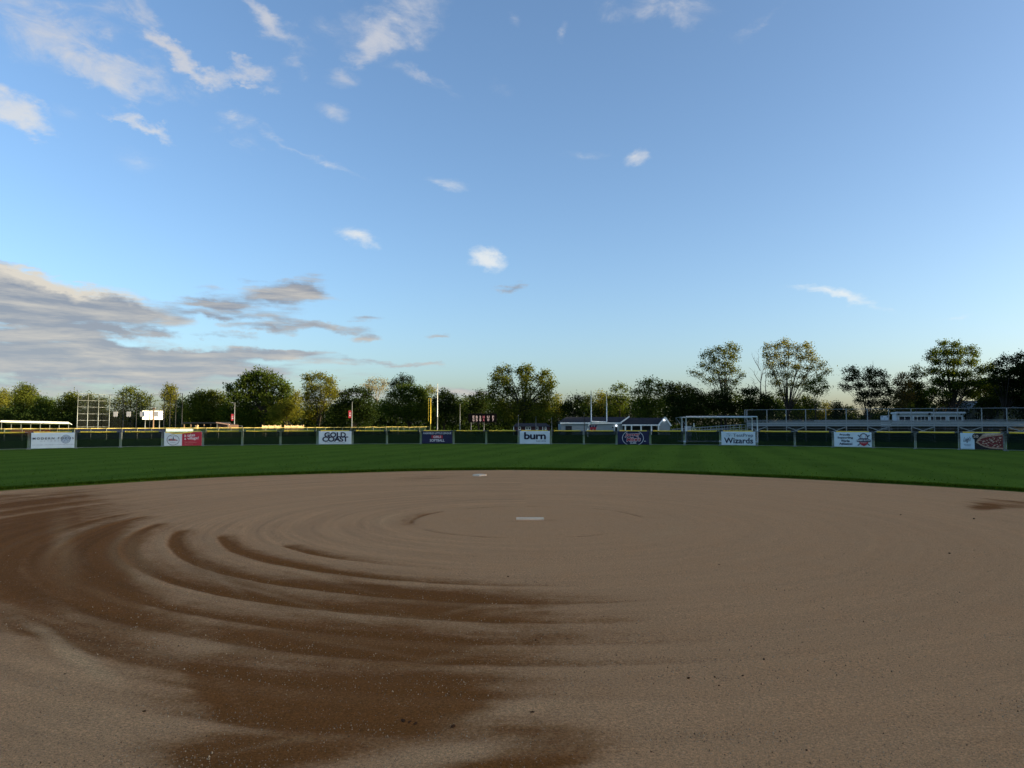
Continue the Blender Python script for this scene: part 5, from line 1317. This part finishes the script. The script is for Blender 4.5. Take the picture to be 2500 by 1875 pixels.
    tree('great three-headed tree with a sunlit right side behind the low shed', 128, [(1222, 905, 15, 13), (1212, 925, 14, 16), (1240, 903, 9, 11), (1232, 930, 18, 16), (1272, 903, 15, 13), (1291, 902, 13, 12), (1285, 922, 22, 15), (1330, 912, 13, 11), (1322, 928, 15, 14), (1343, 935, 14, 18), (1205, 952, 16, 14), (1240, 955, 24, 15), (1285, 950, 26, 15), (1330, 958, 24, 18), (1195, 970, 16, 14), (1230, 985, 36, 20), (1285, 982, 36, 20), (1335, 985, 26, 22), (1250, 1015, 44, 20), (1310, 1015, 40, 20)], 'olive', 2.6, .34, 1280, .45, fork=4.0)
    tree('slim sunlit tree tucked against the great three-headed tree', 150, [(1358, 975, 9, 14), (1364, 1000, 12, 20), (1352, 1015, 14, 18)], 'yellow', 2.2, .32, 1360, .15)
    tree('sparse twiggy dark tree left of the football goalpost', 126, [(1395, 985, 18, 14), (1412, 975, 12, 12), (1378, 995, 14, 14), (1405, 1005, 28, 16)], 'dark', 1.6, .30, 1398, .16, twigs=[(1400, 975, 1392, 955), (1405, 975, 1409, 958), (1396, 978, 1383, 964), (1412, 970, 1420, 962)])
    tree('olive tree seen between the goalpost uprights, left of the golden one', 158, [(1437, 975, 12, 13), (1428, 992, 14, 16), (1445, 1002, 18, 18)], 'olive', 2.3, .34, 1436, .2)
    tree('golden tree seen between the goalpost uprights', 156, [(1466, 965, 15, 10), (1478, 978, 13, 13), (1458, 985, 16, 14), (1472, 1005, 22, 18)], 'yellow', 2.4, .34, 1467, .2)
    tree('flat-topped umbrella tree over the porch roof', 130, [(1500, 950, 12, 6), (1516, 944, 14, 6), (1528, 952, 9, 5), (1495, 975, 18, 12), (1520, 975, 22, 14), (1508, 998, 34, 18)], 'green', 2.4, .32, 1512, .2, fork=4.5)
    tree('grey-green open tree right of the umbrella tree', 122, [(1592, 930, 17, 9), (1572, 938, 16, 10), (1610, 940, 14, 10), (1555, 955, 14, 12), (1582, 958, 26, 14), (1612, 958, 16, 14), (1565, 982, 26, 16), (1600, 985, 26, 16), (1580, 1010, 40, 16)], 'green', 1.9, .32, 1585, .25, fork=3.2)
    tree('dense black-green spiky tree behind the white gable', 112, [(1634, 945, 12, 11), (1652, 950, 16, 13), (1676, 955, 18, 13), (1698, 965, 16, 14), (1718, 975, 12, 14), (1640, 972, 20, 18), (1675, 980, 32, 20), (1660, 1008, 42, 22), (1700, 1005, 28, 22)], 'dark', 3.4, .30, 1668, .3)
    tree('tall vase-shaped tree with leaning stems beyond the soccer goals', 118, [(1782, 846, 12, 9), (1795, 852, 8, 10), (1752, 852, 10, 8), (1735, 862, 13, 9), (1768, 862, 16, 12), (1718, 868, 8, 8), (1790, 872, 12, 12), (1745, 880, 18, 11), (1772, 890, 18, 12), (1712, 892, 11, 6), (1732, 900, 14, 8), (1690, 908, 10, 4), (1708, 914, 12, 6), (1755, 908, 22, 10), (1790, 905, 14, 11), (1808, 915, 8, 8), (1735, 928, 18, 8), (1768, 930, 20, 9), (1798, 932, 10, 9), (1775, 950, 22, 9)], 'olive', 2.1, .28, 1772, .26, fork=4.2, twig=.04)
    tree('black-green thicket tree at the foot of the vase-shaped tree', 114, [(1745, 965, 18, 12), (1772, 970, 18, 14), (1740, 992, 28, 18), (1785, 995, 28, 18)], 'dark', 3.0, .30, 1760, .2)
    tree('dark bushy tree under the bare dead tree', 112, [(1822, 955, 14, 10), (1842, 958, 14, 11), (1868, 972, 16, 12), (1830, 985, 26, 20), (1875, 995, 28, 16), (1850, 1012, 40, 14)], 'dark', 3.2, .30, 1845, .22)
    bare_tree('bare dead tree with forked branches beside the tall light-leaved tree', 116, 1858, 962,
              [(1858, 962, 1856, 900, .12), (1856, 905, 1838, 866, .08), (1850, 890, 1855, 868, .05), (1857, 935, 1835, 902, .07), (1857, 962, 1842, 940, .06), (1842, 940, 1842, 928, .04), (1858, 930, 1870, 878, .07), (1862, 905, 1880, 872, .05), (1870, 962, 1872, 900, .08)])
    tree('tall airy light-leaved tree with a dark forked trunk behind the bleacher', 118, [(1912, 834, 9, 8), (1898, 845, 12, 9), (1925, 845, 14, 9), (1875, 848, 10, 10), (1948, 852, 12, 9), (1970, 845, 11, 10), (1978, 862, 11, 11), (1872, 868, 9, 12), (1895, 866, 15, 11), (1925, 866, 16, 10), (1955, 874, 15, 11), (1990, 880, 11, 10), (1880, 890, 13, 11), (1912, 888, 18, 10), (1945, 898, 18, 10), (1978, 900, 14, 9), (2005, 892, 11, 9), (2018, 906, 9, 8), (1888, 912, 15, 9), (1920, 915, 18, 9), (1962, 920, 16, 8), (2002, 918, 10, 7), (1895, 935, 15, 10), (1935, 940, 18, 9), (1968, 940, 14, 8), (1905, 960, 12, 9)], 'yellow', 2.1, .28, 1926, .32, fork=3.6, twig=.04)
    tree('small dark umbrella-shaped tree on a thin straight trunk', 106, [(1985, 935, 14, 8), (2002, 930, 12, 8), (2012, 945, 9, 9), (1978, 950, 13, 8), (1998, 955, 16, 9)], 'green', 2.4, .26, 1993, .12, fork=4.0)
    tree('low yellow-green tree under the airy light-leaved tree', 138, [(1935, 985, 20, 12), (1965, 978, 16, 12), (1985, 988, 16, 14), (1955, 1005, 34, 14), (1910, 1000, 18, 12)], 'olive', 2.6, .32, 1955, .2)
    tree('ragged low olive tree in the bright sky gap', 146, [(2012, 990, 12, 12), (2025, 1002, 12, 12), (2005, 1010, 16, 12)], 'yellow', 1.7, .32, 2015, .15)
    tree('dark round shrub-like tree in the bright sky gap', 140, [(2042, 992, 12, 11), (2055, 1002, 12, 12), (2040, 1012, 18, 12)], 'dark', 3.0, .32, 2046, .15)
    tree('small sunlit tree at the right end of the bright sky gap', 150, [(2074, 996, 10, 8), (2086, 1006, 11, 9), (2075, 1015, 16, 10)], 'olive', 1.8, .32, 2078, .15)
    tree('dark gnarled tree with dead twigs sticking out of its crown', 112, [(2082, 903, 11, 6), (2066, 906, 7, 4), (2092, 916, 12, 8), (2075, 925, 12, 7), (2058, 942, 9, 4), (2072, 948, 12, 5), (2098, 942, 14, 9), (2125, 905, 10, 8), (2140, 912, 9, 7), (2120, 922, 14, 9), (2152, 912, 8, 7), (2160, 918, 8, 5), (2132, 940, 15, 10), (2155, 938, 10, 12), (2110, 962, 16, 9), (2140, 962, 18, 11), (2168, 958, 10, 14), (2098, 978, 10, 6), (2130, 985, 18, 8), (2165, 985, 16, 12)], 'dark', 3.6, .27, 2120, .28, fork=2.4, twig=.045, twigs=[(2108, 915, 2102, 893), (2090, 908, 2088, 898), (2128, 905, 2131, 881), (2118, 930, 2089, 912), (2148, 910, 2152, 900)])
    tree('thin reddish tree left of the press box', 124, [(2205, 920, 13, 9), (2192, 935, 12, 11), (2212, 942, 15, 13), (2195, 960, 16, 14), (2218, 972, 18, 15), (2198, 990, 20, 14)], 'russet', 2.3, .28, 2205, .2, fork=3, twigs=[(2200, 920, 2186, 912), (2205, 918, 2207, 908), (2212, 920, 2219, 910)])
    tree('dark layered tree over the left end of the press box', 128, [(2238, 900, 9, 6), (2232, 918, 14, 8), (2252, 912, 9, 7), (2225, 938, 14, 9), (2245, 942, 18, 10), (2235, 965, 22, 12), (2250, 985, 20, 14)], 'dark', 3.2, .30, 2242, .24, fork=3)
    tree('tallest broad tree with a sunlit crown above the press box', 134, [(2302, 840, 12, 8), (2330, 842, 13, 8), (2282, 860, 14, 9), (2312, 862, 20, 12), (2345, 860, 14, 11), (2370, 852, 10, 7), (2378, 866, 10, 9), (2268, 872, 10, 6), (2290, 882, 16, 9), (2330, 885, 24, 12), (2368, 885, 16, 11), (2280, 905, 18, 9), (2315, 912, 24, 10), (2352, 915, 24, 11), (2395, 905, 18, 10), (2415, 895, 10, 8), (2290, 930, 22, 10), (2335, 940, 28, 11), (2385, 935, 26, 12), (2275, 955, 18, 9), (2370, 962, 22, 10), (2310, 965, 18, 8)], 'green', 3.6, .32, 2323, .42, fork=3.8, twig=.05)
    tree('dark tall tree at the near end of the treeline beside the larger house', 120, [(2458, 875, 13, 7), (2440, 888, 16, 9), (2475, 882, 16, 10), (2495, 868, 12, 9), (2430, 908, 18, 10), (2465, 908, 24, 13), (2500, 900, 22, 16), (2420, 930, 20, 10), (2455, 935, 26, 13), (2495, 935, 26, 16), (2440, 958, 22, 10), (2485, 965, 28, 12)], 'dark', 2.9, .30, 2455, .4, fork=3.6)
    tree('dark mid-height tree behind the middle of the press box', 136, [(2300, 935, 24, 10), (2345, 940, 28, 11), (2392, 935, 24, 11), (2280, 955, 20, 10), (2325, 960, 26, 9), (2375, 958, 26, 10), (2415, 948, 18, 12), (2262, 975, 16, 12), (2305, 982, 20, 9)], 'dark', 2.6, .30, 2300, .2, fork=3)
    tree('slim understorey tree in front of the grey gabled house', 126, [(2395, 985, 14, 12), (2412, 975, 14, 12), (2420, 1000, 14, 14), (2440, 985, 14, 14)], 'dark', 1.9, .30, 2412, .14)
    # --- trees that stand beside the field past the end of the bleachers; they shade the ground
    src = []
    src.append(tree('tall dense tree in the shade row beyond the bleacher end', 110, [(2590, 850, 60, 34), (2560, 885, 50, 34), (2640, 885, 60, 36), (2600, 920, 80, 34), (2560, 960, 60, 34), (2650, 960, 70, 34), (2600, 1000, 80, 30)], 'dark', 2.6, .55, 2600, .4, group='shade row beyond the bleachers'))
    src.append(tree('tall dense tree in the shade row beyond the bleacher end', 118, [(2660, 845, 60, 36), (2700, 880, 60, 36), (2630, 890, 50, 36), (2670, 925, 80, 34), (2640, 965, 66, 34), (2710, 965, 60, 34), (2670, 1000, 80, 30)], 'dark', 2.6, .55, 2670, .4, group='shade row beyond the bleachers'))
    rr = random.Random(9)
    for i in range(50):
        y = 100 - (i // 2) * 8.0 - (4 if i % 2 else 0); x = 90 + rr.uniform(-2, 2) + (0 if i % 2 else 10)
        o = copy_tree(src[i % 2]); o.location = (x, y, .04); o.rotation_euler = (0, 0, rr.uniform(0, 6.28)); s = rr.uniform(.98, 1.05) * (1.16 if i % 2 == 0 else 1.07) * (1.14 if y < 58 else 1.0); o.scale = (s, s, s)
    for (x, y) in ((106, 125), (104, 116), (100, 108), (114, 121), (112, 131), (120, 138)):
        o = copy_tree(src[y % 2]); o.location = (x, y, .04); o.rotation_euler = (0, 0, rr.uniform(0, 6.28)); s = 1.1; o.scale = (s, s, s)
    for (x, y, s) in ((128, 150, 1.3), (118, 128, 1.2), (140, 170, 1.35), (118, 172, 1.0), (150, 190, 1.3), (132, 134, 1.25), (112, 198, .9), (104, 118, 1.15), (120, 110, 1.3), (108, 145, 1.15), (125, 165, 1.2)):
        o = copy_tree(src[int(x) % 2]); o.location = (x, y, .04); o.rotation_euler = (0, 0, rr.uniform(0, 6.28)); s *= .76; o.scale = (s, s, s)
        o['label'] = 'tall dense tree deep in the wood behind the far stand'; o['group'] = 'wood behind the far stand'
    # --- undergrowth: one continuous dark mass at the foot of the trees
    n = 10800; px_ = rng.uniform(-60, 2560, n); Zq = rng.uniform(168, 205, n)
    prof = np.interp(px_, [0, 200, 380, 420, 1000, 1100, 1360, 1640, 1660, 1980, 2000, 2100, 2160, 2500], [4.8, 3.4, 3.2, 5.0, 7.5, 7.0, 6.6, 8.2, 9.0, 7.5, 4.2, 3.8, 6.5, 7.0])
    prof = prof * (.7 + .6 * fbm(px_ * .025, px_ * 0, 77))
    z = rng.random(n) * prof
    C = np.stack([(px_ - 1250) / F_PX * Zq, Zq, z + .3], -1)
    o = link('undergrowth', leaves_mesh('undergrowth', C, .8, 14, .55, LEAF['dark'], rng)); tag(o, 'dense dark undergrowth along the foot of the tree line', 'undergrowth', kind='stuff')


build_trees()
